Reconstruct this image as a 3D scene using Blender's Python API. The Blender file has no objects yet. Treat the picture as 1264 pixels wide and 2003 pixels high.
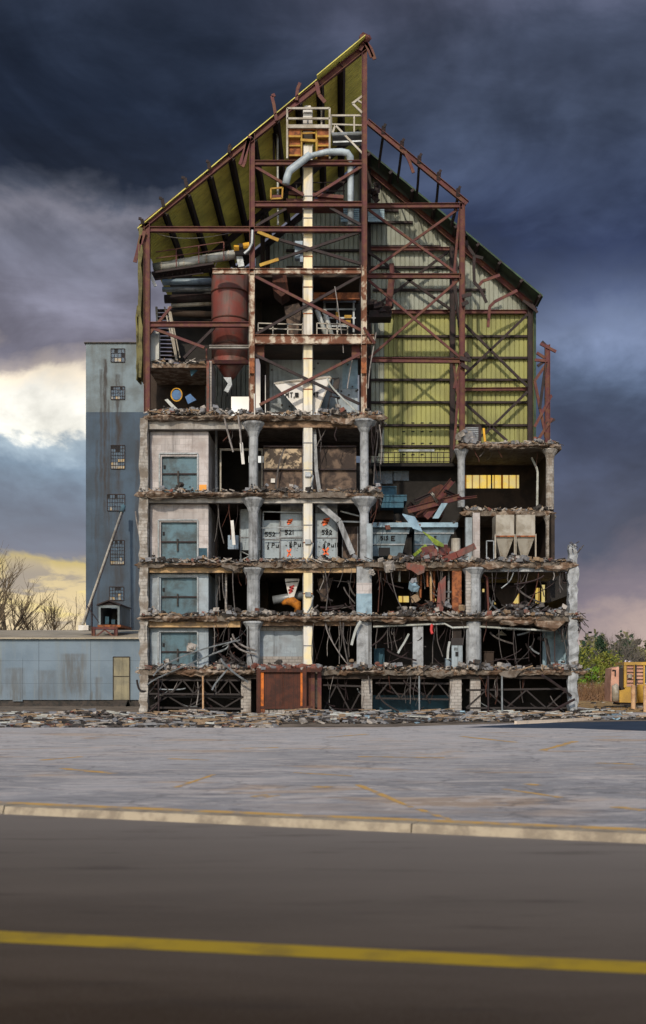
import bpy, math, random
from mathutils import Vector, Matrix
random.seed(7)
sc = bpy.context.scene
COL = sc.collection
F, D, S, VX, HY, CZ = 2303.0, 76.0, 0.033, 665.0, 1330.0, 2.25

# ---------------------------------------------------------------- camera
cam = bpy.data.objects.new('camera', bpy.data.cameras.new('camera')); COL.objects.link(cam)
cam.location = (0, 0, CZ); cam.rotation_euler = (math.radians(90), 0, 0)
cd = cam.data; cd.sensor_fit = 'HORIZONTAL'; cd.sensor_width = 36; cd.lens = 36 * F / 1264
cd.shift_x = -(VX - 632) / 1264; cd.shift_y = (HY - 1001.5) / 1264
cd.clip_start = .5; cd.clip_end = 6000
cd.dof.use_dof = True; cd.dof.focus_distance = 77; cd.dof.aperture_fstop = 1.5
sc.camera = cam
sc.view_settings.view_transform = 'Standard'; sc.view_settings.look = 'None'
sc.view_settings.exposure = 0; sc.view_settings.gamma = 1
sc.render.engine = 'CYCLES'

# ---------------------------------------------------------------- node helpers
def lin(c):
    return tuple((v / 255 / 12.92) if v / 255 <= .04045 else ((v / 255 + .055) / 1.055) ** 2.4 for v in c[:3]) + (1,)
class NT:
    def __init__(s, tree): s.t = tree; s.n = tree.nodes; s.l = tree.links
    def node(s, ty, **kw):
        n = s.n.new(ty)
        for k, v in kw.items(): setattr(n, k, v)
        return n
    def put(s, sock, v):
        if v is None: return
        if hasattr(v, 'is_output'): s.l.new(v, sock)
        else: sock.default_value = v[:3] if sock.type == 'VECTOR' and not isinstance(v, (int, float)) else v
    def math(s, op, a, b=None, c=None, clamp=False):
        n = s.node('ShaderNodeMath', operation=op, use_clamp=clamp)
        s.put(n.inputs[0], a); s.put(n.inputs[1], b)
        if c is not None: s.put(n.inputs[2], c)
        return n.outputs[0]
    def mr(s, v, a, b, c=0., d=1., smooth=True):
        n = s.node('ShaderNodeMapRange', interpolation_type='SMOOTHSTEP' if smooth else 'LINEAR')
        for i, x in enumerate((v, a, b, c, d)): s.put(n.inputs[i], x)
        return n.outputs[0]
    def mix(s, f, a, b, mode='MIX'):
        n = s.node('ShaderNodeMix', data_type='RGBA', blend_type=mode)
        s.put(n.inputs[0], f); s.put(n.inputs[6], a); s.put(n.inputs[7], b)
        return n.outputs[2]
    def ramp(s, f, stops):
        n = s.node('ShaderNodeValToRGB'); e = n.color_ramp.elements
        while len(e) < len(stops): e.new(.5)
        for el, (p, c) in zip(e, stops): el.position = p; el.color = c
        s.put(n.inputs[0], f); return n.outputs[0]
    def noise(s, vec, scale, detail=4, rough=.55, dist=0.):
        n = s.node('ShaderNodeTexNoise'); s.put(n.inputs['Vector'], vec)
        n.inputs['Scale'].default_value = scale; n.inputs['Detail'].default_value = detail
        n.inputs['Roughness'].default_value = rough; n.inputs['Distortion'].default_value = dist
        return n.outputs[0]
    def vmul(s, v, sc3, add=(0, 0, 0)):
        n = s.node('ShaderNodeMapping'); s.put(n.inputs[0], v)
        n.inputs['Scale'].default_value = sc3; n.inputs['Location'].default_value = add; return n.outputs[0]

# ---------------------------------------------------------------- world: storm cloud over a nishita sky
SUN = Vector((-.16, -.82, .5)).normalized()
w = bpy.data.worlds.new('World'); sc.world = w; w.use_nodes = True
T = NT(w.node_tree); T.n.clear()
tc = T.node('ShaderNodeTexCoord').outputs['Generated']
sx = T.node('ShaderNodeSeparateXYZ'); T.l.new(tc, sx.inputs[0]); X, Y, Z = sx.outputs
az = T.math('ARCTAN2', X, Y)
hyp = T.math('SQRT', T.math('ADD', T.math('MULTIPLY', X, X), T.math('MULTIPLY', Y, Y)))
v = T.math('DIVIDE', Z, T.math('MAXIMUM', hyp, .01))
cv = T.node('ShaderNodeCombineXYZ'); T.l.new(az, cv.inputs[0]); T.l.new(v, cv.inputs[1]); cv.inputs[2].default_value = 3.1
uv = cv.outputs[0]
n1 = T.noise(T.vmul(uv, (4.5, 7, 1)), 1.0, 7, .58, .9)
n2 = T.noise(T.vmul(uv, (9, 18, 1), (3, 1, 7)), 1.0, 6, .6, .4)
n3 = T.noise(T.vmul(uv, (2.6, 3.2, 1), (1.3, 4.1, 2)), 1.0, 5, .55, 1.2)
def py2t(py): return (1330 - py) / 2303 / .62       # ramp position from picture row
vw = T.math('ADD', v, T.math('MULTIPLY', T.math('SUBTRACT', n1, .5), .11))
vw = T.math('ADD', vw, T.math('MULTIPLY', T.math('SUBTRACT', n2, .5), .06))
# diagonal edge of the dark cloud at the left
t = T.math('DIVIDE', vw, .62)
def stops(l): return [(max(0, min(1, py2t(p))), lin(c)) for p, c in sorted(l, reverse=True)]
L = T.ramp(t, stops([(1330, (230, 206, 172)), (1235, (240, 218, 176)), (1165, (232, 210, 164)), (1120, (218, 198, 152)), (1096, (206, 186, 128)),
    (1080, (130, 133, 146)), (1000, (126, 136, 152)), (925, (130, 148, 166)), (885, (160, 176, 188)), (868, (240, 238, 228)), (805, (255, 252, 242)),
    (765, (252, 238, 216)), (742, (170, 160, 158)), (700, (114, 112, 126)), (600, (122, 122, 138)), (500, (118, 120, 136)), (452, (132, 132, 146)),
    (420, (84, 90, 106)), (385, (43, 51, 68)), (250, (37, 46, 64)), (100, (43, 52, 70)), (0, (48, 56, 74))]))
Rr = T.ramp(t, stops([(1330, (206, 188, 178)), (1265, (202, 182, 172)), (1225, (184, 164, 158)), (1175, (136, 126, 136)), (1050, (84, 88, 104)), (900, (72, 80, 102)),
    (760, (74, 86, 108)), (650, (84, 94, 116)), (560, (62, 71, 94)), (470, (46, 55, 80)), (380, (56, 66, 90)), (250, (66, 76, 98)), (100, (66, 74, 94)), (0, (72, 77, 96))]))
uw = T.math('ADD', az, T.math('MULTIPLY', T.math('SUBTRACT', n1, .5), .12))
fx = T.mr(uw, (430 - VX) / F, (800 - VX) / F)
colr = T.mix(fx, L, Rr)
mod = T.mr(n3, .3, .72, .62, 1.5)
mod2 = T.mr(n1, .3, .7, .78, 1.24)
hi = T.mr(v, .05, .2)
blob = T.math('SQRT', T.math('ADD', T.math('POWER', T.math('DIVIDE', T.math('SUBTRACT', uw, .245), .1), 2), T.math('POWER', T.math('DIVIDE', T.math('SUBTRACT', vw, .29), .055), 2)))
mod = T.math('MULTIPLY', mod, T.mr(blob, .2, 1.3, 1.55, 1))
mod = T.math('MULTIPLY', mod, T.mr(n2, .3, .7, .86, 1.16))
m3 = T.math('ADD', 1, T.math('MULTIPLY', hi, T.math('SUBTRACT', T.math('MULTIPLY', mod, mod2), 1)))
low = T.math('MULTIPLY', T.mr(v, .112, .085), T.mr(v, .01, .05))
n4 = T.noise(T.vmul(uv, (12, 42, 1), (5, 2, 1)), 1.0, 7, .62, .8)
low = T.math('MULTIPLY', low, T.math('SUBTRACT', 1, T.math('MULTIPLY', fx, .92)))
colr = T.mix(T.math('MULTIPLY', low, T.mr(n4, .5, .62, 0, .8)), colr, lin((158, 150, 146)))
colr = T.mix(T.math('MULTIPLY', T.math('MULTIPLY', low, T.mr(n4, .44, .34)), .6), colr, lin((255, 232, 150)))
vm = T.node('ShaderNodeVectorMath', operation='SCALE'); T.l.new(colr, vm.inputs[0]); T.l.new(m3, vm.inputs['Scale'])
bg1 = T.node('ShaderNodeBackground'); T.l.new(vm.outputs[0], bg1.inputs[0]); bg1.inputs[1].default_value = 1.0
sky = T.node('ShaderNodeTexSky', sky_type='NISHITA', sun_disc=False)
sky.sun_elevation = math.asin(SUN.z); sky.sun_rotation = math.atan2(SUN.x, SUN.y)
bg2 = T.node('ShaderNodeBackground'); T.l.new(sky.outputs[0], bg2.inputs[0]); bg2.inputs[1].default_value = .15
ms = T.node('ShaderNodeMixShader')
T.l.new(T.mr(Y, .45, -.15), ms.inputs[0]); T.l.new(bg1.outputs[0], ms.inputs[1]); T.l.new(bg2.outputs[0], ms.inputs[2])
wo = T.node('ShaderNodeOutputWorld'); T.l.new(ms.outputs[0], wo.inputs[0])

sl = bpy.data.objects.new('sun', bpy.data.lights.new('sun', 'SUN')); COL.objects.link(sl)
sl.data.energy = 2.6; sl.data.angle = math.radians(.8); sl.data.color = (1., .86, .68)
sl.rotation_euler = SUN.to_track_quat('Z', 'Y').to_euler()

# ---------------------------------------------------------------- materials
M = {}
def mat(name, base, base2=None, scale=1.2, thr=(.42, .62), rough=.75, metal=0., grime=.45, grimec=(.02, .017, .014), streak=0., bump=.3,
        bumpscale=9, lines=None, vary=.12, sy=1., emit=None, brick=None):
    m = bpy.data.materials.new(name); m.use_nodes = True; M[name] = m
    t = NT(m.node_tree); b = t.n['Principled BSDF']
    oc = t.node('ShaderNodeTexCoord').outputs['Object']
    c = base + (1,)
    if brick:
        br = t.node('ShaderNodeTexBrick'); sw = t.node('ShaderNodeSeparateXYZ'); t.l.new(oc, sw.inputs[0])
        cb = t.node('ShaderNodeCombineXYZ'); t.l.new(t.math('ADD', sw.outputs[0], sw.outputs[1]), cb.inputs[0]); t.l.new(sw.outputs[2], cb.inputs[1])
        t.l.new(cb.outputs[0], br.inputs['Vector'])
        br.inputs['Color1'].default_value = base + (1,); br.inputs['Color2'].default_value = tuple(x * .8 for x in base) + (1,)
        br.inputs['Mortar'].default_value = tuple(x * brick[2] for x in base) + (1,)
        br.inputs['Scale'].default_value = 1; br.inputs['Brick Width'].default_value = brick[0]; br.inputs['Row Height'].default_value = brick[1]
        br.inputs['Mortar Size'].default_value = .02
        c = br.outputs[0]
    if base2:
        n = t.noise(t.vmul(oc, (1, 1, sy)), scale, 6, .62, .3)
        c = t.mix(t.mr(n, thr[0], thr[1]), c, base2 + (1,))
    if vary:
        n = t.noise(oc, scale * .35, 3, .5)
        vm = t.node('ShaderNodeVectorMath', operation='SCALE'); t.put(vm.inputs[0], c); t.l.new(t.mr(n, .25, .75, 1 - vary * 2, 1 + vary), vm.inputs['Scale']); c = vm.outputs[0]
    if grime:
        n = t.noise(t.vmul(oc, (1, 1, .25)), scale * 1.7, 7, .68, .5)
        c = t.mix(t.mr(n, .5, .78, 0, grime), c, grimec + (1,))
    if streak:
        n = t.noise(t.vmul(oc, (1, 1, .045)), 2.3, 5, .65)
        c = t.mix(t.mr(n, .5, .72, 0, streak), c, grimec + (1,))
    if lines:   # seams: axis, pitch, width, darkness
        sp = t.node('ShaderNodeSeparateXYZ'); t.l.new(oc, sp.inputs[0])
        for ax, pitch, wd, dk in lines:
            fr = t.math('FRACT', t.math('DIVIDE', sp.outputs['xyz'.index(ax)], pitch))
            on = t.math('LESS_THAN', fr, wd)
            c = t.mix(t.math('MULTIPLY', on, dk), c, grimec + (1,))
    t.put(b.inputs['Base Color'], c)
    b.inputs['Roughness'].default_value = rough; b.inputs['Metallic'].default_value = metal
    b.inputs['Specular IOR Level'].default_value = .3
    if bump:
        bp = t.node('ShaderNodeBump'); bp.inputs['Strength'].default_value = bump; bp.inputs['Distance'].default_value = .05
        t.l.new(t.noise(oc, bumpscale, 5, .6), bp.inputs['Height']); t.l.new(bp.outputs[0], b.inputs['Normal'])
    if emit:
        t.put(b.inputs['Emission Color'], c); b.inputs['Emission Strength'].default_value = emit[1]
    return m
mat('steel', (.105, .03, .033), (.13, .055, .03), 2.5, rough=.65, grime=.5)
mat('dark_steel', (.034, .02, .022), (.02, .016, .016), 2.5, rough=.7)
mat('bright_red', (.5, .03, .03), rough=.5, grime=.2)
mat('peeled', (.55, .49, .4), (.17, .07, .04), 1.4, (.4, .54), grime=.6, grimec=(.05, .02, .012), streak=.2)
mat('rust', (.32, .11, .04), (.12, .04, .02), 3, grime=.5)
mat('rust_orange', (.62, .17, .03), (.3, .09, .03), 2, grime=.3)
mat('rust_dark', (.085, .028, .017), (.05, .02, .015), 2, grime=.5, lines=[('x', .28, .12, .5)])
mat('concrete', (.36, .385, .41), (.2, .21, .22), 1.9, (.42, .7), grime=.75, streak=.7, bump=.6)
mat('slab', (.17, .145, .12), (.1, .075, .055), 1.8, grime=.6, bump=1.)
mat('rim', (.34, .28, .225), (.13, .08, .05), 1.6, (.38, .56), grime=.85, bump=1., bumpscale=6)
mat('paint_beam', (.52, .35, .18), (.24, .17, .12), .7, (.4, .65), grime=.75, streak=.3)
mat('white_beam', (.42, .41, .39), (.24, .22, .2), .8, grime=.7, streak=.3)
mat('rubble_pale', (.4, .37, .34), (.2, .18, .16), 3, bump=.5)
mat('rubble_grey', (.22, .23, .25), (.18, .18, .19), 3, bump=.5)
mat('rubble_dark', (.06, .05, .045), (.03, .03, .03), 3, bump=.5)
mat('brick_red', (.2, .07, .05), (.14, .09, .075), 3, bump=.5)
mat('rubble_tan', (.3, .21, .13), (.2, .14, .09), 3, bump=.5)
mat('white_block', (.54, .51, .51), (.36, .32, .31), .9, (.42, .66), grime=.6, streak=.45, brick=(.8, .4, .72))
mat('blue_block', (.36, .43, .49), (.25, .28, .31), .9, (.42, .66), grime=.55, streak=.45, brick=(.8, .4, .8))  # bluish copy of the block wall, lower storeys' shade painted in
mat('stained_beam', (.3, .2, .13), (.1, .06, .035), 1.2, (.4, .6), grime=.8)
mat('old_block', (.4, .38, .36), (.25, .22, .2), .9, grime=.6, brick=(.42, .2, .45))
mat('pilaster', (.44, .42, .39), (.2, .17, .14), 1.5, grime=.75, brick=(.6, .22, .55), bump=.8)
mat('door_blue', (.085, .165, .21), (.05, .08, .095), .8, grime=.45, streak=.5, rough=.5)
mat('shade_black', (.02, .018, .017), (.01, .009, .009), .8, grime=.4)  # interior darkness put into the colour of inner walls
mat('shade_brown', (.045, .03, .022), (.018, .013, .011), .7, grime=.5, streak=.5)  # brown with interior shade darkened into the colour
mat('mottled', (.17, .12, .09), (.045, .032, .028), 1.1, (.38, .55), grime=.7, streak=.7, lines=[('x', 2.1, .02, .7)])
mat('mottled_pale', (.5, .4, .28), (.07, .055, .045), 1.0, (.44, .52), grime=.6, streak=.5)
mat('cream', (.78, .68, .42), (.66, .65, .6), .45, (.42, .55), grime=.5, streak=.55, grimec=(.16, .12, .08), rough=.5, bump=.1)
mat('white_paint', (.7, .7, .68), (.5, .48, .45), 1, grime=.35, rough=.5, bump=.1)
mat('roof_olive', (.74, .68, .15), (.56, .52, .12), .5, grime=.35, bump=.2, rough=.6, streak=.3)
mat('clad_olive', (.17, .155, .06), (.1, .09, .04), 2, grime=.6)
mat('duct', (.42, .5, .56), (.3, .36, .4), 1.5, grime=.3, rough=.4)
mat('clean_white', (.78, .78, .77), (.66, .64, .6), 1, grime=.15, bump=.05)
mat('roof_green', (.05, .09, .055), (.035, .055, .04), 1, grime=.4)
mat('panel_yellow', (.38, .39, .125), (.26, .27, .1), .25, (.35, .7), grime=.6, streak=.6, grimec=(.09, .08, .03), bump=.1, rough=.55)
mat('panel_grey', (.34, .38, .34), (.24, .26, .2), .35, (.35, .7), grime=.35, streak=.5, grimec=(.06, .06, .045), bump=.1, rough=.55)
mat('panel_dark', (.13, .14, .12), (.08, .08, .07), .5, grime=.5, streak=.5)
mat('bin_grey', (.33, .4, .45), (.2, .23, .25), 1, (.45, .68), grime=.6, streak=.55, rough=.5, bump=.1)
mat('bin_blue', (.12, .19, .24), (.06, .1, .13), .8, grime=.6, streak=.55, rough=.5, bump=.1)
mat('light_blue', (.27, .4, .49), (.17, .26, .33), 1, grime=.5, rough=.5)
mat('teal', (.04, .11, .16), (.03, .07, .1), 1, grime=.4)
mat('hopper_cream', (.43, .41, .36), (.28, .25, .2), 1, grime=.6, streak=.3, grimec=(.12, .08, .05), rough=.5)
mat('tank_red', (.2, .055, .045), (.14, .085, .075), .9, (.4, .6), grime=.65, streak=.55, rough=.55, bump=.15)
mat('pipe_pale', (.5, .53, .52), (.34, .36, .33), 1, grime=.6, rough=.45)
mat('pipe_blue', (.24, .33, .42), (.16, .2, .26), 1, grime=.4, rough=.4)
mat('galv', (.27, .3, .33), (.17, .19, .2), 1.5, grime=.35, rough=.4, metal=.3)
mat('cable', (.12, .11, .105), (.08, .07, .07), 3, bump=0)
mat('cable_pale', (.3, .28, .27), (.18, .16, .15), 3, bump=0)
mat('black_paint', (.012, .012, .014), bump=0, grime=0, vary=0)
mat('orange_spray', (.85, .17, .06), bump=0, grime=0, vary=0)
mat('yellow_paint', (.75, .42, .04), (.5, .25, .04), 2, grime=.3)
mat('cage_yellow', (.42, .27, .05), (.35, .18, .04), 3, grime=.3)
mat('blue_plastic', (.03, .13, .32), (.02, .08, .2), 2, grime=.2, rough=.4)
mat('green_sheet', (.25, .34, .05), (.14, .2, .04), 2, grime=.4)
mat('orange_cover', (.45, .16, .015), (.22, .08, .015), 3, grime=.4)
mat('orange_patch', (.9, .4, .08), grime=.1, bump=0)
mat('glow_pane', (.9, .62, .12), (.75, .6, .25), 1, (.4, .6), grime=.5, emit=(0, .75), lines=[('x', .58, .2, .75), ('x', 2.9, .06, 1)], grimec=(.2, .08, .01))  # daylight through the glazing imitated by emission
mat('dark_glass', (.03, .05, .07), (.05, .09, .13), .8, grime=.2, rough=.15)
mat('window_blue', (.05, .1, .16), (.03, .05, .08), 2.5, rough=.25, grime=.3)
mat('pane_pale', (.22, .24, .25), (.4, .28, .12), 2.5, rough=.35, grime=.2)
def weathered(name, c1, c2, c3, sc_, bands, zlo=None, seams=()):
    """painted wall with rust and water runs of their own shape; bands = (x centre, half width, z0, z1, strength)"""
    m = bpy.data.materials.new(name); m.use_nodes = True; M[name] = m; t = NT(m.node_tree); b = t.n['Principled BSDF']
    oc = t.node('ShaderNodeTexCoord').outputs['Object']; sp = t.node('ShaderNodeSeparateXYZ'); t.l.new(oc, sp.inputs[0]); x, y, z = sp.outputs
    c = t.mix(t.mr(t.noise(oc, sc_, 6, .6), .35, .65), c1 + (1,), c2 + (1,))
    c = t.mix(t.mr(t.noise(t.vmul(oc, (1, 1, .05)), 1.4, 6, .7), .48, .75, 0, .7), c, c3 + (1,))
    c = t.mix(t.mr(t.noise(t.vmul(oc, (.4, 1, 2.5)), .9, 6, .7), .52, .75, 0, .35), c, tuple(q * .6 for q in c1) + (1,))
    n = t.noise(t.vmul(oc, (2.2, 1, .35)), 1.3, 6, .7); xw = t.math('ADD', x, t.math('MULTIPLY', t.math('SUBTRACT', t.noise(t.vmul(oc, (1, 1, .5)), 1.2, 4), .5), .5))
    for xc, hw, z0, z1, k in bands:
        a = t.mr(t.math('ABSOLUTE', t.math('SUBTRACT', xw, xc)), hw * .3, hw, 1, 0)
        f = t.math('MULTIPLY', t.mr(z, z0, z0 + (z1 - z0) * .35), t.mr(z, z1 - .25, z1, 1, 0))
        f = t.math('MULTIPLY', t.math('MULTIPLY', a, f), t.mr(n, .35, .6, .25, 1))
        c = t.mix(t.math('MULTIPLY', f, k), c, (.035, .028, .025, 1) if 'tower' in name else (.085, .07, .05, 1))
    if zlo:
        f = t.math('MULTIPLY', t.mr(z, zlo[0], zlo[1], 1, 0), t.mr(t.noise(t.vmul(oc, (.8, 1, .12)), .8, 7, .72), .5, .66))
        c = t.mix(t.math('MULTIPLY', f, zlo[2]), c, (.09, .085, .07, 1))
    for ax, pitch, wd, dk in seams: c = t.mix(t.math('MULTIPLY', t.math('LESS_THAN', t.math('FRACT', t.math('DIVIDE', (x, y, z)['xyz'.index(ax)], pitch)), wd), dk), c, tuple(q * .35 for q in c1) + (1,))
    t.put(b.inputs['Base Color'], c); b.inputs['Roughness'].default_value = .8
    bp = t.node('ShaderNodeBump'); bp.inputs['Strength'].default_value = .3; bp.inputs['Distance'].default_value = .05; t.l.new(t.noise(oc, 5, 5, .6), bp.inputs['Height']); t.l.new(bp.outputs[0], b.inputs['Normal'])
TB = [(-1.25, .28, 15, 34, .9), (-1.65, .2, 17, 33, .7), (-.9, .16, 14, 30, .6), (-2.1, .2, 12, 26, .5), (.05, .45, 24.5, 32.5, .85), (.05, .3, 20, 28.4, .8), (.1, .6, 8, 22, .45), (1.9, .3, 4, 26, .5), (-.3, 1.6, 6, 17, .3)]
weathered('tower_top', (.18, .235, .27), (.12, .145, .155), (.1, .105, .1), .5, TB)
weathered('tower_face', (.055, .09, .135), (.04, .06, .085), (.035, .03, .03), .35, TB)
weathered('shed_wall', (.175, .24, .31), (.13, .185, .245), (.2, .235, .25), .3, [(7.4, 1.6, 0, 4.6, .6), (5., 1.3, 0, 3.2, .4), (2.4, 1.2, 0, 3.4, .45), (9.5, .4, 0, 2.6, .5), (.7, .8, 0, 4.2, .4)], (0, 3.6, .85), [('x', 4.4, .012, .7), ('z', 1.93, .02, .5)])
mat('house_wall', (.6, .58, .56), grime=.1, bump=0)
mat('shed_roof', (.42, .37, .28), (.4, .36, .29), .8, grime=.3, lines=[('x', 1.2, .05, .25)], rough=.5)
mat('door_tan', (.27, .25, .17), (.2, .19, .14), .8, grime=.35, streak=.4)
mat('bark', (.13, .1, .075), (.08, .065, .05), 3, grime=.2)
mat('twig', (.2, .15, .09), (.13, .1, .07), 3, grime=.1, bump=0)
mat('evergreen', (.022, .05, .025), (.035, .065, .03), .8, grime=0, bump=0)
mat('leaf_lime', (.22, .23, .035), (.13, .17, .03), 1.5, grime=0, bump=0)
mat('leaf_green', (.12, .26, .03), (.2, .32, .04), 1.5, grime=0, bump=0)
mat('leaf_olive', (.15, .15, .07), (.22, .2, .08), 1.5, grime=0, bump=0)
mat('twig_grey', (.16, .14, .12), (.1, .09, .08), 1.5, grime=0, bump=0)
mat('blossom', (.6, .54, .6), (.4, .36, .44), 1.5, grime=0, bump=0)
mat('brush', (.26, .15, .08), (.18, .11, .07), 1.5, grime=0, bump=0)
mat('house_roof', (.2, .22, .25), grime=.1, bump=0)
mat('house_wall', (.6, .58, .56), grime=.1, bump=0)
mat('machine_yellow', (.55, .34, .06), (.42, .26, .06), 1, grime=.15, rough=.5)
mat('machine_pink', (.62, .36, .27), (.5, .27, .2), 1, grime=.2)
mat('machine_dark', (.035, .03, .03), grime=.2)
mat('post_tan', (.6, .4, .24), (.45, .26, .14), 2, grime=.2)

def surf(name, fn, rough=.85, bump=.3, bs=20, spec=.35):
    m = bpy.data.materials.new(name); m.use_nodes = True; M[name] = m
    t = NT(m.node_tree); b = t.n['Principled BSDF']
    oc = t.node('ShaderNodeTexCoord').outputs['Object']
    t.put(b.inputs['Base Color'], fn(t, oc)); b.inputs['Roughness'].default_value = rough; b.inputs['Specular IOR Level'].default_value = spec
    bp = t.node('ShaderNodeBump'); bp.inputs['Strength'].default_value = bump; bp.inputs['Distance'].default_value = .02
    t.l.new(t.noise(oc, bs, 5, .6), bp.inputs['Height']); t.l.new(bp.outputs[0], b.inputs['Normal'])
def lotc(t, oc):
    a = t.noise(oc, .16, 6, .6, .6)
    c = t.mix(t.mr(a, .35, .65), (.25, .25, .26, 1), (.37, .365, .375, 1))
    sp = t.node('ShaderNodeSeparateXYZ'); t.l.new(oc, sp.inputs[0]); yw = t.math('ADD', sp.outputs[1], t.math('MULTIPLY', a, 22))
    c = t.mix(t.mr(yw, 32, 56, 0, .7), c, (.52, .505, .5, 1))          # paler nearer the building
    s = t.noise(t.vmul(oc, (.5, 1.3, 1)), .4, 7, .68, 1.8)           # worn pale seal lines and skids
    c = t.mix(t.mr(s, .5, .6, 0, .7), c, (.55, .5, .47, 1))
    s = t.noise(t.vmul(oc, (.5, 1.2, 1), (4, 9, 0)), .45, 7, .7, 2.2)
    c = t.mix(t.mr(s, .53, .66, 0, .5), c, (.14, .14, .155, 1))
    s = t.noise(t.vmul(oc, (.2, .5, 1), (14, 2, 0)), .8, 5, .6, .6)
    c = t.mix(t.mr(s, .58, .64, 0, .55), c, (.5, .34, .2, 1))          # dirt and faded paint
    s = t.noise(t.vmul(oc, (.4, 1.3, 1), (2, 31, 0)), .8, 8, .74, 3)
    c = t.mix(t.mr(s, .54, .6, 0, .6), c, (.66, .61, .57, 1))
    s = t.noise(t.vmul(oc, (.4, 1, 1), (7, 3, 0)), .9, 8, .74, 3.4)
    c = t.mix(t.mr(s, .55, .61, 0, .6), c, (.12, .115, .125, 1))
    s = t.noise(t.vmul(oc, (.3, .8, 1), (9, 13, 0)), .5, 6, .7, 1.)
    c = t.mix(t.mr(s, .54, .7, 0, .5), c, (.38, .28, .2, 1))
    vo = t.node('ShaderNodeTexVoronoi', feature='DISTANCE_TO_EDGE'); vo.inputs['Scale'].default_value = .16
    wv = t.node('ShaderNodeVectorMath', operation='ADD'); t.l.new(oc, wv.inputs[0]); nn = t.node('ShaderNodeTexNoise'); t.l.new(oc, nn.inputs['Vector']); nn.inputs['Scale'].default_value = .7; nn.inputs['Detail'].default_value = 6
    sc3 = t.node('ShaderNodeVectorMath', operation='SCALE'); t.l.new(nn.outputs['Color'], sc3.inputs[0]); sc3.inputs['Scale'].default_value = 3.; t.l.new(sc3.outputs[0], wv.inputs[1]); t.l.new(wv.outputs[0], vo.inputs['Vector'])
    c = t.mix(t.mr(vo.outputs['Distance'], .004, .014, .32, 0), c, (.06, .055, .055, 1))
    c = t.mix(t.mr(t.noise(oc, 7, 4, .7), .45, .75, 0, .25), c, (.12, .11, .11, 1))
    return c
surf('lot', lotc)
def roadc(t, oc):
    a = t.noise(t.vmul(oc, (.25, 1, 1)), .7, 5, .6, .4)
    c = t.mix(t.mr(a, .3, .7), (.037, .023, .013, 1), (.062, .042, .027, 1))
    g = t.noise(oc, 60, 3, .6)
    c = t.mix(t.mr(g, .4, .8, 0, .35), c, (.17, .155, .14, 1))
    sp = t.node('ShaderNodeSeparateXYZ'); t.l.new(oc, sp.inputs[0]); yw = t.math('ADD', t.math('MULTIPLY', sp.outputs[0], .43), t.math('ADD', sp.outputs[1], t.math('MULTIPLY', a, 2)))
    c = t.mix(t.mr(yw, 8.5, 19.5, 0, .9, False), c, (.21, .188, .17, 1))       # lens vignette painted in: road colour darker toward the camera
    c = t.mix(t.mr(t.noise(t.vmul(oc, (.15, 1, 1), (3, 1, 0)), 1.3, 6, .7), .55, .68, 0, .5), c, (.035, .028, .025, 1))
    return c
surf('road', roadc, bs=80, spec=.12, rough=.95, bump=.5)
surf('shaded_asphalt', lambda t, oc: t.mix(t.mr(t.noise(oc, .6, 5), .35, .7), (.012, .03, .06, 1), (.025, .045, .08, 1)))  # bluish shadow lying on the drive is put into the asphalt colour
surf('dirt', lambda t, oc: t.mix(t.mr(t.noise(t.vmul(oc, (.5, 1, 1)), .9, 7, .7, .8), .38, .62), (.07, .055, .04, 1), (.26, .21, .16, 1)), bump=1, bs=4)
surf('ground', lambda t, oc: t.mix(t.mr(t.noise(oc, .1, 6, .6), .4, .6), (.12, .1, .05, 1), (.1, .12, .05, 1)))
surf('leaf_litter', lambda t, oc: t.mix(t.mr(t.noise(t.vmul(oc, (.4, 1, 1)), 1.2, 6, .75), .42, .6), (.5, .33, .13, 1), (.12, .07, .04, 1)), bump=1, bs=5)
def linec(c1, c2, a=.5, b=.62):
    return lambda t, oc: t.mix(t.mr(t.noise(oc, 1.6, 6, .7), a, b), c1 + (1,), c2 + (1,))
surf('line_yellow', linec((.36, .245, .012), (.24, .165, .02), .45, .65), bump=.1)
surf('line_worn', linec((.6, .36, .1), (.34, .29, .25), .45, .62), bump=.1)
surf('kerb', linec((.62, .52, .42), (.5, .43, .36)), bump=.6)
surf('kerb_face', linec((.4, .34, .25), (.24, .2, .15), .4, .6), bump=.8)

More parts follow.
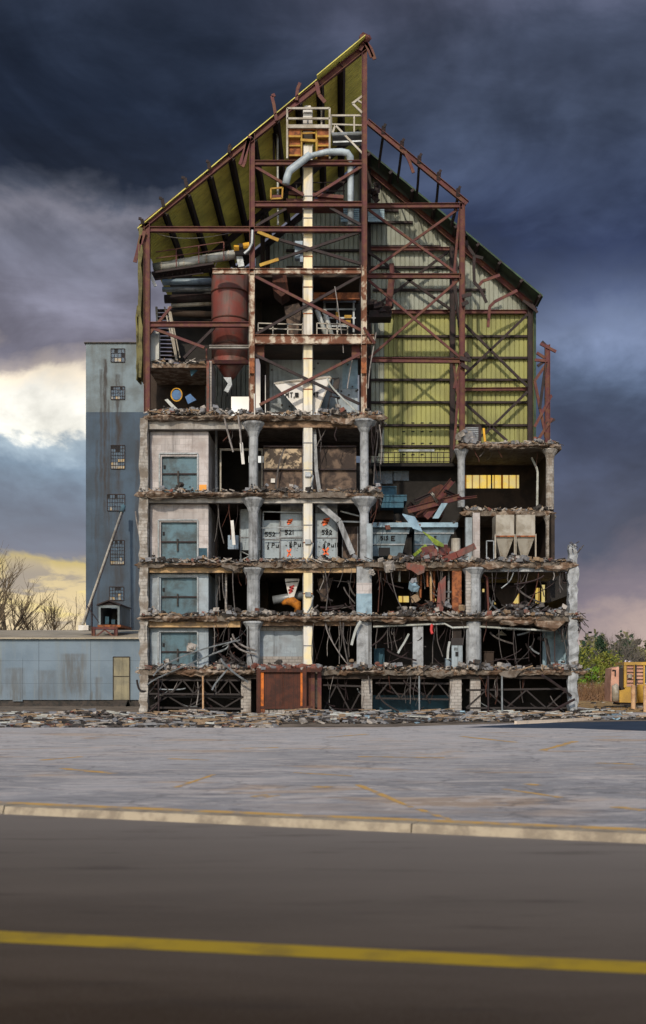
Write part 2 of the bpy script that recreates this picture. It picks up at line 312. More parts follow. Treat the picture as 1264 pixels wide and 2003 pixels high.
# ---------------------------------------------------------------- geometry helpers
def P(px, py, d=0.):
    y = D + d; s = y / F
    return Vector(((px - VX) * s, y, CZ + (HY - py) * s))
def G(px, py, z=0.):
    y = (CZ - z) * F / (py - HY)
    return Vector(((px - VX) * y / F, y, z))
class MB:
    def __init__(s): s.v = []; s.f = []; s.mi = []
    def add(s, vs, fs, mi=0):
        o = len(s.v); s.v += [tuple(p) for p in vs]; s.f += [tuple(i + o for i in f) for f in fs]; s.mi += [mi] * len(fs); return s
    def box(s, a, b, mi=0, jit=0.):
        x0, y0, z0 = [min(a[i], b[i]) for i in range(3)]; x1, y1, z1 = [max(a[i], b[i]) for i in range(3)]
        vs = [(x0, y0, z0), (x1, y0, z0), (x1, y1, z0), (x0, y1, z0), (x0, y0, z1), (x1, y0, z1), (x1, y1, z1), (x0, y1, z1)]
        if jit: vs = [tuple(c + random.uniform(-jit, jit) for c in p) for p in vs]
        return s.add(vs, [(0, 3, 2, 1), (4, 5, 6, 7), (0, 1, 5, 4), (1, 2, 6, 5), (2, 3, 7, 6), (3, 0, 4, 7)], mi)
    def pbox(s, x0, y0, x1, y1, d0, d1, mi=0, dm=None):
        """box whose front face at depth d0 spans picture rect; constant world size through depth"""
        a = P(x0, y0, d0); b = P(x1, y1, d0); b.y = D + d1; return s.box(a, b, mi)
    def frame(s, a, b, up=None):
        a = Vector(a); b = Vector(b); t = (b - a)
        if t.length < 1e-6: t = Vector((0, 0, 1))
        t.normalize()
        up = Vector(up) if up else (Vector((0, 1, 0)) if abs(t.y) < .9 else Vector((0, 0, 1)))
        n = t.cross(up)
        if n.length < 1e-4: n = t.cross(Vector((1, 0, 0)))
        n.normalize(); return n, n.cross(t).normalized()
    def prof(s, a, b, pts, up=None, mi=0, bend=0.):
        """sweep a closed profile (u, w) from a to b"""
        a = Vector(a); b = Vector(b); n, u = s.frame(a, b, up); k = len(pts)
        vs = [a + n * p[0] + u * p[1] for p in pts] + [b + n * p[0] + u * p[1] for p in pts]
        fs = [(i, (i + 1) % k, k + (i + 1) % k, k + i) for i in range(k)] + [tuple(range(k))[::-1], tuple(range(k, 2 * k))]
        return s.add(vs, fs, mi)
    def bar(s, a, b, w, h=None, up=None, mi=0):
        h = h or w; w /= 2; h /= 2
        return s.prof(a, b, [(-w, -h), (w, -h), (w, h), (-w, h)], up, mi)
    def ibeam(s, a, b, w, h, up=None, t=.035, mi=0):
        """flanges apart along w (in the picture plane), h deep"""
        W = w / 2; H = h / 2
        pts = [(-W, -H), (-W + t, -H), (-W + t, -t / 2), (W - t, -t / 2), (W - t, -H), (W, -H), (W, H), (W - t, H), (W - t, t / 2), (-W + t, t / 2), (-W + t, H), (-W, H)]
        a = Vector(a); b = Vector(b); n, u = s.frame(a, b, up); k = 12
        vs = [a + n * p[0] + u * p[1] for p in pts] + [b + n * p[0] + u * p[1] for p in pts]
        fs = [(i, (i + 1) % k, k + (i + 1) % k, k + i) for i in range(k)]
        for o in (0, k): fs += [(o, o + 1, o + 10, o + 11), (o + 2, o + 3, o + 8, o + 9), (o + 4, o + 5, o + 6, o + 7)]
        return s.add(vs, fs, mi)
    def tube(s, pts, r, n=8, mi=0, cap=True):
        pts = [Vector(p) for p in pts]; rs = r if isinstance(r, (list, tuple)) else [r] * len(pts)
        vs = []; fs = []; ref = None
        for i, p in enumerate(pts):
            t = (pts[min(i + 1, len(pts) - 1)] - pts[max(i - 1, 0)])
            if t.length < 1e-6: t = Vector((0, 0, 1))
            t.normalize()
            if ref is None: ref = Vector((0, 1, 0)) if abs(t.y) < .9 else Vector((1, 0, 0))
            a = t.cross(ref)
            if a.length < 1e-4: a = t.cross(Vector((1, 0, 0)))
            a.normalize(); b = a.cross(t).normalized(); ref = b if abs(t.dot(b)) < .9 else ref
            for k in range(n):
                th = 2 * math.pi * k / n; vs.append(p + (a * math.cos(th) + b * math.sin(th)) * rs[i])
        for i in range(len(pts) - 1):
            for k in range(n):
                fs.append((i * n + k, i * n + (k + 1) % n, (i + 1) * n + (k + 1) % n, (i + 1) * n + k))
        if cap: fs += [tuple(range(n))[::-1], tuple(range((len(pts) - 1) * n, len(pts) * n))]
        return s.add(vs, fs, mi)
    def lathe(s, c, prof, n=16, mi=0, sq=0):
        """rings (r, z) round a vertical axis at c; sq=1 gives square rings"""
        vs = []; fs = []
        for r, z in prof:
            for k in range(n):
                th = 2 * math.pi * (k + .5) / n; cx, sy_ = math.cos(th), math.sin(th)
                vs.append((c[0] + r * cx, c[1] + r * sy_, c[2] + z))
        for i in range(len(prof) - 1):
            for k in range(n): fs.append((i * n + k, i * n + (k + 1) % n, (i + 1) * n + (k + 1) % n, (i + 1) * n + k))
        fs += [tuple(range(n))[::-1], tuple(range((len(prof) - 1) * n, len(prof) * n))]
        return s.add(vs, fs, mi)
    def poly(s, pts, d0, d1, mi=0):
        """picture polygon extruded in depth (world size kept)"""
        a = [P(x, y, d0) for x, y in pts]; k = len(a); b = [Vector((p.x, D + d1, p.z)) for p in a]
        return s.add(a + b, [tuple(range(k)), tuple(range(k, 2 * k))[::-1]] + [(i, k + i, k + (i + 1) % k, (i + 1) % k) for i in range(k)], mi)
    def chunk(s, c, sz, mi=0, flat=.7):
        r = lambda: random.uniform(.55, 1.1) * sz / 2
        vs = [(sx_ * r(), sy_ * r(), sz_ * r() * flat) for sz_ in (-1, 1) for sx_, sy_ in ((-1, -1), (1, -1), (1, 1), (-1, 1))]
        R = Matrix.Rotation(random.uniform(0, 6.3), 3, 'Z') @ Matrix.Rotation(random.uniform(-.6, .6), 3, 'X')
        return s.add([Vector(c) + R @ Vector(p) for p in vs], [(0, 3, 2, 1), (4, 5, 6, 7), (0, 1, 5, 4), (1, 2, 6, 5), (2, 3, 7, 6), (3, 0, 4, 7)], mi)
    def build(s, name, m, root=None, smooth=False, base=None):
        ms = m if isinstance(m, (list, tuple)) else [m]
        me = bpy.data.meshes.new(name)
        if root is not None:
            o_ = root_world(root)
        elif base is not None: o_ = Vector(base)
        else:
            xs = [p[0] for p in s.v]; ys = [p[1] for p in s.v]; zs = [p[2] for p in s.v]
            o_ = Vector(((min(xs) + max(xs)) / 2, (min(ys) + max(ys)) / 2, min(zs)))
        me.from_pydata([(p[0] - o_.x, p[1] - o_.y, p[2] - o_.z) for p in s.v], [], s.f)
        for q in ms: me.materials.append(M[q])
        if len(ms) > 1:
            for pl, i in zip(me.polygons, s.mi): pl.material_index = i
        if smooth:
            for pl in me.polygons: pl.use_smooth = True
        me.update()
        ob = bpy.data.objects.new(name, me); COL.objects.link(ob)
        if root is not None: ob.parent = root
        else: ob.location = o_
        return ob
def root_world(r):
    p = Vector(r.location)
    while r.parent: r = r.parent; p += Vector(r.location)
    return p
def thing(name, loc, label, cat, group=None, kind=None):
    o = bpy.data.objects.new(name, None); COL.objects.link(o); o.location = loc; o.empty_display_size = .3
    return tag(o, label, cat, group, kind)
def tag(o, label=None, cat=None, group=None, kind=None):
    if label: o['label'] = label
    if cat: o['category'] = cat
    if group: o['group'] = group
    if kind: o['kind'] = kind
    return o
def struct(name, mb, m): return tag(mb.build(name, m, base=(0, 0, 0)), kind='structure')
def flat(pts, z):
    mb = MB(); return mb.add([(p[0], p[1], z) for p in pts], [tuple(range(len(pts)))])

# ================================================================ THE SETTING
RZ = -.12
struct('ground', flat([(-2500, -200), (2500, -200), (2500, 5000), (-2500, 5000)], -.3), 'ground')
K0 = Vector((-6.01, 21.0)); K1 = Vector((4.44, 17.2)); kd = (K1 - K0).normalized(); kn = Vector((-kd.y, kd.x))
if kn.y < 0: kn = -kn
def kp(s, off, z): p = K0 + kd * s + kn * off; return (p.x, p.y, z)
m = MB(); A = [kp(-70, .3, 0)[:2], kp(90, .3, 0)[:2], (170, 60), (170, 210), (-170, 210), (-170, 90)]
m.add([(x, y, 0) for x, y in A] + [(x, y, -.29) for x, y in A], [tuple(range(6))] + [(i, (i + 1) % 6, 6 + (i + 1) % 6, 6 + i) for i in range(6)])
struct('parking_lot', m, 'lot')
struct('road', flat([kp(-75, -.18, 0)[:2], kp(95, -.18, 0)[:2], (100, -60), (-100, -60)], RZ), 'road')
m = MB()   # kerb stones with a slightly uneven, worn nosing
s = -60.
while s < 70:
    L_ = 7.5; j = [random.uniform(-.012, .012) for _ in range(6)]
    q = [kp(s + .01, -.2 + j[0], RZ - .1), kp(s + L_, -.2 + j[1], RZ - .1), kp(s + L_, .302, RZ - .1), kp(s + .01, .302, RZ - .1),
         kp(s + .01, -.13 + j[2], .012 + j[4]), kp(s + L_, -.13 + j[3], .012 + j[5]), kp(s + L_, .302, .006), kp(s + .01, .302, .006)]
    m.add(q, [(0, 3, 2, 1), (4, 5, 6, 7), (0, 1, 5, 4), (1, 2, 6, 5), (2, 3, 7, 6), (3, 0, 4, 7)]); s += L_ + .015
struct('kerb', m, 'kerb_face')
m = MB(); m.add([kp(-60, .31, .006), kp(70, .31, .006), kp(70, .62, .006), kp(-60, .62, .006)], [(0, 1, 2, 3)]); struct('kerb_line', m, 'line_worn')
m = MB(); a = G(0, 1832 - 11, RZ + .004); b = G(1264, 1893 - 11, RZ + .004); c = G(1264, 1893 + 12, RZ + .004); d_ = G(0, 1832 + 11, RZ + .004)
e1 = a - b; e2 = d_ - c
m.add([a + e1 * 8, b - e1 * 8, c - e2 * 8, d_ + e2 * 8], [(0, 1, 2, 3)]); struct('road_line', m, 'line_yellow')
# worn parking marks on the lot
for i, (x0, y0, x1, y1, w_) in enumerate([(700, 1535, 805, 1579, .16), (575, 1511, 690, 1518, .22), (120, 1503, 225, 1513, .3), (500, 1556, 536, 1558, .5), (615, 1538, 645, 1540, .4),
        (820, 1583, 880, 1603, .14), (345, 1540, 418, 1515, .14), (700, 1480, 870, 1482, .35), (470, 1464, 545, 1462, .3), (1060, 1468, 1125, 1450, .3), (985, 1543, 1100, 1560, .2),
        (1030, 1533, 1055, 1536, .3), (1170, 1492, 1240, 1495, .4), (1200, 1578, 1264, 1585, .35), (80, 1487, 160, 1480, .3), (900, 1440, 1010, 1452, .35), (640, 1442, 720, 1436, .3), (330, 1484, 410, 1487, .25)]):
    a = G(x0, y0, .004); b = G(x1, y1, .004); t = (b - a).normalized(); n = Vector((-t.y, t.x, 0)) * w_ / 2
    mm = MB(); k = 9; vs = []
    for q in range(k + 1):
        c = a.lerp(b, q / k); u = n * random.uniform(.55, 1.15); vs += [c + u, c - n * random.uniform(.55, 1.15)]
    mm.add(vs, [(2 * q, 2 * q + 1, 2 * q + 3, 2 * q + 2) for q in range(k)])
    struct('parking_mark', mm, 'line_worn')
# new asphalt drive at the right of the building, dark with painted blue shadow, with its pale edge
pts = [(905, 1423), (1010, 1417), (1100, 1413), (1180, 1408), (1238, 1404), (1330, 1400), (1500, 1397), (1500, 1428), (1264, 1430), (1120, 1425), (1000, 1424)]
struct('driveway', flat([G(x, y, 0)[:2] for x, y in pts], .004), 'shaded_asphalt')
m = MB(); e = [G(x, y) for x, y in pts[1:6]]
for a, b in zip(e, e[1:]): m.bar(a + Vector((0, .2, .04)), b + Vector((0, .2, .04)), .25, .16)
struct('drive_edge', m, 'kerb')
# rubble apron: dirt sheet with low debris
struct('dirt', flat([(-40, 64), (-22, 56), (-6, 55.5), (2, 56), (9, 61), (17.5, 64.5), (19, 70), (17, 112), (-60, 112), (-60, 64)], .008), 'dirt')
struct('leaf_litter', flat([(19.5, 82), (30, 76), (80, 76), (120, 135), (25, 135), (20, 108)], .008), 'leaf_litter')
def jag_(a): return random.uniform(-a, a)
def heap(name, label, n, place, smin, smax, mats, weights, flatn=.5, cat='rubble'):
    mb = MB()
    for _ in range(n):
        p, k = place(); z = smin + (smax - smin) * random.random() ** 2.5
        mb.chunk((p[0], p[1], p[2] + z * k * flatn * .35), z * k, random.choices(range(len(mats)), weights)[0], flatn)
    o = mb.build(name, mats); return tag(o, label, cat, kind='stuff')
def pl1():
    y = 55.5 + random.random() ** 1.3 * 20; x = random.uniform(-30, -3)
    if y < 63 and x < -24: y += 8
    if random.random() < .25: y = random.uniform(60, 74); x = random.uniform(-30, 1)
    return (x, y, (.1 + .32 * max(0, math.sin(x * .55) * math.sin(y * .4 + x * .2))) * math.exp(-((y - 67) / 6) ** 2)), random.uniform(.6, 1.5)
heap('rubble', 'low field of broken masonry and splintered board along the foot of the ruin at the left', 9000, pl1, .06, .42, ['rubble_pale', 'rubble_grey', 'rubble_dark', 'brick_red', 'rubble_tan'], [2.6, 1.5, 6.5, .8, 1.8], .3)
def pl2():
    x = random.uniform(-3, 17.5); y = random.uniform(60 + max(0, (x - 3)) * .45, 76.5)
    return (x, y, .03 + .3 * max(0, math.sin(x * .7) * math.sin(y * .5))), random.uniform(.6, 1.5)
heap('rubble', 'blue grey and dark rubble lying in front of the open ground storey at the right', 4200, pl2, .06, .38, ['rubble_grey', 'rubble_dark', 'light_blue', 'rubble_pale', 'rubble_tan'], [2.5, 6, .4, 1.3, 1], .3)
def pl3(): return (random.uniform(20, 60), random.uniform(80, 125), 0), 1
heap('leaves', 'dry brown leaves and scraps scattered beyond the drive', 900, pl3, .1, .6, ['rubble_tan', 'rubble_pale', 'rubble_dark'], [4, 2, 2], .2, 'leaf litter')

m = MB()
for i in range(420):
    p, k = (pl1 if i % 5 < 3 else pl2)(); a = random.uniform(-.5, .5); v_ = Vector((math.cos(a), math.sin(a), jag_(.12))) * random.uniform(.4, 1.5); p = Vector(p) + Vector((0, 0, .16)); m.bar(p - v_ / 2, p + v_ / 2, random.uniform(.03, .09), .03, mi=random.choice([0, 1, 1, 2, 2, 3]))
tag(m.build('splintered_board', ['rubble_pale', 'rubble_tan', 'rubble_grey', 'pipe_pale']), 'splintered boards and strips strewn over the rubble before the ruin', 'debris', kind='stuff')
# ---------------------------------------------------------------- shed, tower, conveyor
TS = 100.; dS = TS - D
r = thing('metal_shed', (-30, TS, 0), 'long pale blue sheet metal shed with a flat tan roof, left of the ruin', 'shed')
m = MB(); m.box((-70, TS, .55), (-15.6, TS + 14, CZ + (HY - 1250) * TS / F)); m.build('wall', 'shed_wall', r)
zt = CZ + (HY - 1250) * TS / F
m = MB(); m.add([(-70.3, TS - .35, zt), (-15.4, TS - .35, zt), (-15.4, TS + 14, zt + 1.2), (-70.3, TS + 14, zt + 1.2), (-70.3, TS - .35, zt + .12), (-15.4, TS - .35, zt + .12), (-15.4, TS + 14, zt + 1.35), (-70.3, TS + 14, zt + 1.35)],
    [(0, 3, 2, 1), (4, 5, 6, 7), (0, 1, 5, 4), (1, 2, 6, 5), (2, 3, 7, 6), (3, 0, 4, 7)]); m.build('roof', 'shed_roof', r)
m = MB(); m.box((-70, TS + .15, 0), (-15.6, TS + 13.9, .56)); m.build('plinth', 'rubble_dark', r)
m = MB(); m.pbox(222, 1286, 253, 1369, dS - .06, dS + .05); d1 = m.build('door', 'door_tan', r)
m = MB(); m.bar(P(221.5, 1285, dS - .08), P(253.5, 1285, dS - .08), .07); m.bar(P(221.5, 1285, dS - .08), P(221.5, 1370, dS - .08), .07); m.bar(P(253.5, 1285, dS - .08), P(253.5, 1370, dS - .08), .07)
m.bar(P(222, 1323, dS - .09), P(253, 1323, dS - .09), .05); m.build('door_frame', 'rubble_dark', d1)
for x0, y0, x1, y1 in [(25, 1288, 44, 1372)]:
    m = MB(); m.pbox(x0, y0, x1, y1, dS - .03, dS + .05); m.build('wall_patch', 'shed_wall', r, ); 
m = MB()
for i in range(3):
    z = .18 + .17 * i; yy = TS - 1.2 + .35 * i; a = P(224, 0, dS).x; b = P(251, 0, dS).x; m.box((a, yy, 0), (b, TS - .02, z))
tag(m.build('doorstep', 'rubble_dark'), 'dark steps up to the tan door of the pale shed', 'steps')

TY = 116.; dT = TY - D
def TP(px, py): return P(px, py, dT)
zb = CZ + (HY - 806) * TY / F; ztop = TP(0, 672).z; xl = TP(168, 0).x; xr = TP(293, 0).x
r = thing('concrete_tower', ((xl + xr) / 2, TY, 0), 'tall narrow stained concrete silo tower with broken windows behind the shed', 'tower')
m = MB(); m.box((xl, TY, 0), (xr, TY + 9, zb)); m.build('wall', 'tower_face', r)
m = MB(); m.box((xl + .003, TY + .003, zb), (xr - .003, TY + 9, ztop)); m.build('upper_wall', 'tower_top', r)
m = MB(); m.box((xl - .15, TY - .15, ztop), (xr + .1, TY + 9.1, ztop + .12)); m.build('coping', 'rubble_dark', r)
random.seed(3)
for x0, y0, x1, y1, c, n, lit in [(217, 682, 244, 708, 4, 3, 2), (217, 756, 244, 781, 6, 4, 3), (217, 871, 244, 917, 6, 7, 12), (210, 967, 244, 999, 7, 4, 1), (216, 1057, 243, 1104, 6, 7, 7), (214, 1148, 242, 1174, 5, 4, 4)]:
    m = MB(); m.pbox(x0, y0, x1, y1, dT - .03, dT + .05); wn = m.build('window', 'window_blue', r)
    m = MB()
    for i in range(c + 1): x = x0 + (x1 - x0) * i / c; m.bar(P(x, y0, dT - .07), P(x, y1, dT - .07), .028 if 0 < i < c else .06)
    for i in range(n + 1): y = y0 + (y1 - y0) * i / n; m.bar(P(x0, y, dT - .07), P(x1, y, dT - .07), .028 if 0 < i < n else .06)
    m.build('frame', 'dark_steel', wn)
    cells = [(i, j) for i in range(c) for j in range(n)]; cells.sort(key=lambda q: -q[1] * 2 + random.random() * 5); m = MB(); dk = MB()
    for i, j in cells[:lit]:
        m.pbox(x0 + (x1 - x0) * (i + .1) / c, y0 + (y1 - y0) * (j + .1) / n, x0 + (x1 - x0) * (i + .9) / c, y0 + (y1 - y0) * (j + .9) / n, dT - .045, dT - .035)
    for i, j in cells[-max(2, lit // 2):]:
        m.pbox(x0 + (x1 - x0) * (i + .1) / c, y0 + (y1 - y0) * (j + .1) / n, x0 + (x1 - x0) * (i + .9) / c, y0 + (y1 - y0) * (j + .9) / n, dT - .045, dT - .035, 1)
    m.build('pane', ['pane_pale', 'black_paint'], wn)
# leaning conveyor tube, bin block
d6 = 104 - D
r = thing('conveyor_tube', P(160, 1222, d6), 'long thin pale conveyor tube leaning from the shed roof up to a tower window', 'conveyor')
a = P(161, 1222, d6); b = P(241, 992, 114 - D)
m = MB(); m.tube([a, b], .1, 10); m.build('tube', 'hopper_cream', r, smooth=True)
m = MB(); off = Vector((.15, -.05, -.08)); m.tube([a + off, b + off], .035, 6)
for i in range(18): q = a.lerp(b, i / 18); m.tube([q, q + off * 1.2], .04, 5)
m.build('lattice', 'dark_steel', r)
m = MB(); m.tube([b - (b - a) * .05, b + (b - a) * .01], .22, 10); m.build('head', 'door_blue', r)
m = MB(); m.pbox(153, 1223, 173, 1233, d6 - 1, d6 + .4); tag(m.build('roof_box', 'white_paint'), 'small white box on the shed roof at the foot of the conveyor tube', 'box')
# headhouse on the shed roof
dH = 103 - D; ph = lambda x, y: P(x, y, dH)
r = thing('gabled_hut', P(217, 1232, dH), 'small open fronted gabled hut standing on the shed roof before the tower', 'hut')
x0, x1 = 193, 234; zf = 1222; ze = 1184; zr = 1176; dep = 5.
m = MB()
for xa, xb in ((x0, x0 + 4), (x1 - 4, x1)): m.pbox(xa, ze, xb, zf, dH, dH + dep)
a = P(x0, zf, dH); b = P(x1, ze, dH); m.box((a.x, D + dH + dep - .1, a.z), (b.x, D + dH + dep, b.z)); m.pbox(x0 + 4, ze, x1 - 4, ze + 5, dH, dH + .12); m.build('wall', 'tower_top', r)
m = MB(); mx = (x0 + x1) / 2
for q in (0, 1):
    xa = x0 - 3 if q == 0 else x1 + 3
    A_ = P(xa, ze + 1, dH); B_ = P(mx, zr, dH); y0_ = D + dH - .25; y1_ = D + dH + dep
    vs = [(A_.x, y0_, A_.z), (B_.x, y0_, B_.z), (B_.x, y1_, B_.z), (A_.x, y1_, A_.z)]; m.add(vs + [(x, y, z + .12) for x, y, z in vs], [(0, 3, 2, 1), (4, 5, 6, 7), (0, 1, 5, 4), (1, 2, 6, 5), (2, 3, 7, 6), (3, 0, 4, 7)])
m.build('roof', 'dark_steel', r)
m = MB(); m.poly([(x0, ze), (x1, ze), (mx, zr + 2)], dH + .05, dH + .15); m.build('gable', 'dark_steel', r)
m = MB(); m.pbox(x0 - 2, zf, x1 + 2, zf + 5, dH - .4, dH + dep); m.build('floor', 'rust', r)
m = MB(); m.pbox(205, 1206, 213, 1221, dH + 1, dH + 2); m.pbox(218, 1212, 225, 1221, dH + 1, dH + 2); m.build('machine', 'teal', r)
m = MB()
for x in (183, 227): m.ibeam(P(x, 1226, dH - .6), P(x, 1250, dH - .6), .3, .3)
m.bar(P(183, 1229, dH - .6), P(227, 1229, dH - .6), .2); m.bar(P(186, 1246, dH - .55), P(206, 1231, dH - .55), .12); m.bar(P(224, 1246, dH - .55), P(204, 1231, dH - .55), .12)
m.build('support_frame', 'steel', r)
m = MB(); m.bar(P(180, 1165, dH + 6), P(180, 1228, dH - .5), .1); m.bar(P(170, 1185, dH + 2), P(194, 1218, dH), .08); m.build('stay', 'dark_steel', r)

# ---------------------------------------------------------------- bare trees at the left
def bare_tree(name, base, h, n, label, spread=.55, cat='tree', mt='twig', group=None, r0=.25, lean=0):
    r = thing(name, base, label, cat, group); tr = MB(); cr = MB()
    def grow(p, dr, ln, rad, lv):
        pts = [p]; k = 4
        for i in range(k):
            dr = (dr + Vector((random.uniform(-1, 1), random.uniform(-1, 1), random.uniform(-.3, .6))) * .13).normalized(); p = p + dr * ln / k; pts.append(p)
        (tr if lv == 0 else cr).tube(pts, [rad * (1 - .45 * i / k) for i in range(k + 1)], 6 if lv < 2 else 4 if lv < 3 else 3, cap=False)
        if lv >= 4: return
        for i in range(n if lv < 2 else n - 1):
            f = random.uniform(.25, 1); q = pts[int(f * k)]
            sd = Vector((random.uniform(-1, 1), random.uniform(-1, 1), random.uniform(-.1, .5))).normalized()
            grow(q, (dr * (1 - spread * .6) + sd * spread + Vector((0, 0, .18))).normalized(), ln * random.uniform(.5, .78), rad * .52, lv + 1)
    grow(Vector(base) - Vector((0, 0, .5)), Vector((lean, 0, 1)).normalized(), h * .42, r0, 0)
    tr.build('trunk', 'bark', r); cr.build('crown', mt, r)
random.seed(21)
b = P(18, 1330, 50); bare_tree('bare_tree', (b.x, b.y, 0), 26, 5, 'leafless spreading tree rising behind the shed at the far left edge', .62, r0=.3)
b = P(66, 1330, 56); bare_tree('bare_tree', (b.x, b.y, 0), 18, 5, 'leafless tree with a lone branch leaning right behind the shed roof', .6, r0=.22, lean=.14)
b = P(134, 1330, 50); bare_tree('bare_tree', (b.x, b.y, 0), 16, 4, 'small leafless tree just left of the concrete tower', .5, r0=.14)
b = P(-20, 1330, 42); bare_tree('bare_tree', (b.x, b.y, 0), 23, 5, 'leafless tree cut by the left edge of the picture', .62, r0=.26)

# ---------------------------------------------------------------- far right: trees, houses, bushes
def leafy(name, base, h, w_, n, mt, label, cat='tree', kind='round', trunk=.25, leaf=.35, group=None, z0=.12):
    r = thing(name, base, label, cat, group)
    m = MB(); m.tube([(base[0], base[1], base[2]), (base[0] + .1, base[1], base[2] + h * .5), (base[0], base[1], base[2] + h * .85)], [trunk, trunk * .6, trunk * .2], 6)
    for i in range(6):
        z = base[2] + h * random.uniform(.25, .7); a = random.uniform(0, 6.3); m.tube([(base[0], base[1], z), (base[0] + math.cos(a) * w_ * .35, base[1] + math.sin(a) * w_ * .35, z + h * .12)], [trunk * .35, trunk * .1], 4)
    m.build('trunk', 'bark', r)
    c = MB(); cl = []
    for i in range(max(8, n // (25 if kind == 'cone' else 60))):
        f = random.random()
        if kind == 'cone': z = z0 + (1 - z0) * f ** 1.1; rr = w_ / 2 * (1 - z) * 1.05 + .05
        else: z = z0 + (1 - z0) * f; rr = w_ / 2 * math.sqrt(max(.05, 1 - ((z - .58) / .46) ** 2))
        a = random.uniform(0, 6.3); q = random.random() ** .5; cl.append((rr * q * math.cos(a), rr * q * math.sin(a), z * h, random.uniform(.5, 1.1)))
    for i in range(n):
        x, y, z, k = random.choice(cl); s_ = w_ * .13 * k * (1.1 if kind == 'cone' else 2)
        p = Vector((base[0] + x + random.gauss(0, s_ * .45), base[1] + y + random.gauss(0, s_ * .45), base[2] + z + random.gauss(0, s_ * .4)))
        n1_ = Vector((random.uniform(-1, 1), random.uniform(-1, 1), random.uniform(-1, 1))).normalized(); n2_ = n1_.orthogonal().normalized(); n3_ = n1_.cross(n2_)
        l_ = leaf * random.uniform(.5, 1.2); c.add([p + n2_ * l_, p + n3_ * l_ * .6, p - n2_ * l_, p - n3_ * l_ * .6], [(0, 1, 2, 3)])
    c.build('crown', mt, r)
random.seed(5)
def at(px, Y, z=-.3): return ((px - VX) * Y / F, Y, z)
hz = 260.
gz = -.3
leafy('evergreen_tree', at(1176, 300), 13.5, 8.5, 4200, 'evergreen', 'tall dark conifer, nearest the ruin among the far trees', kind='cone', leaf=.32)
leafy('evergreen_tree', at(1224, 300), 12.6, 9, 4200, 'evergreen', 'dark conifer above the white blossom tree', kind='cone', leaf=.32)
leafy('evergreen_tree', at(1140, 290), 9.5, 5, 2200, 'evergreen', 'dark conifer half hidden by the corner column of the ruin', kind='cone', leaf=.3)
for px, h_, lb in [(1204, 13, 'tall leafless grey tree between the two conifers'), (1252, 13.5, 'leafless grey tree at the right edge of the picture'), (1158, 9.5, 'leafless grey tree behind the far pale roof'), (1236, 11.5, 'leafless grey tree right of the second conifer'), (1275, 14, 'leafless grey tree partly outside the right edge')]:
    b = at(px, 285 + random.uniform(-8, 8)); bare_tree('bare_tree', b, h_ * 1.55, 5, lb, .6, mt='twig_grey', r0=.3)
leafy('bushy_tree', at(1246, 310), 11, 9, 900, 'leaf_olive', 'yellowish tree in new leaf beside the right edge, far off', leaf=.5)
leafy('blossom_tree', at(1222, 180), 5.6, 4.6, 900, 'blossom', 'white blossoming tree before the dark conifers', leaf=.22)
leafy('blossom_tree', at(1236, 170), 3.4, 4, 400, 'blossom', 'lower pinkish blossom tree beside the white one', leaf=.2)
leafy('bush', at(1141, 135), 6., 4.2, 2200, 'leaf_lime', 'bright yellow bush against the corner of the ruin', 'bush', leaf=.17, trunk=.1, z0=.05)
leafy('bush', at(1157, 133), 3.9, 1.8, 600, 'leaf_green', 'green bush between the yellow bush and the dark post', 'bush', leaf=.16, trunk=.1, z0=.05)
leafy('bush', at(1190, 138), 5.4, 3.3, 1900, 'leaf_lime', 'tall lime green bush behind the yellow machine', 'bush', leaf=.16, trunk=.1, z0=.05)
leafy('bush', at(1205, 141), 3.8, 2.4, 700, 'leaf_green', 'dark green bush close behind the pink machine housing', 'bush', leaf=.16, trunk=.1, z0=.05)
leafy('shrub', at(1176, 200), 5, 6, 700, 'brush', 'brown shrub below the far pale roof', 'shrub', leaf=.3, trunk=.1, z0=.05)
for px, lb in [(1146, 'brown brushwood thicket beside the corner of the ruin'), (1163, 'brown brushwood thicket below the green bush'), (1178, 'brown brushwood thicket near the grey posts')]:
    m = MB(); b = at(px, 128)
    for i in range(260):
        p = Vector((b[0] + random.gauss(0, .9), b[1] + random.gauss(0, .8), 0)); q = p + Vector((random.gauss(0, .5), random.gauss(0, .35), random.uniform(.5, 2.1))); m.tube([p, (p + q) / 2 + Vector((.08, 0, 0)), q], [.03, .025, .01], 3, cap=False)
    tag(m.build('brushwood', 'brush'), lb, 'shrub')
m = MB()
for i in range(7000):
    px = random.uniform(1100, 1380); Y = random.uniform(330, 420); h_ = 11 + 4.5 * abs(math.sin(px * .05)) + random.uniform(-2, 2); b = at(px, Y)
    p = Vector((b[0], Y, random.uniform(0, h_) - .3)); l_ = random.uniform(.4, 1.1); n1_ = Vector((random.uniform(-1, 1), random.uniform(-1, 1), random.uniform(-1, 1))).normalized(); n2_ = n1_.orthogonal(); n3_ = n1_.cross(n2_)
    m.add([p + n2_ * l_, p + n3_ * l_ * .6, p - n2_ * l_, p - n3_ * l_ * .6], [(0, 1, 2, 3)], random.choice([0, 0, 1, 2]))
tag(m.build('woodland', ['leaf_olive', 'twig_grey', 'evergreen']), 'mass of far grey and olive woodland along the horizon', 'woodland', kind='stuff')
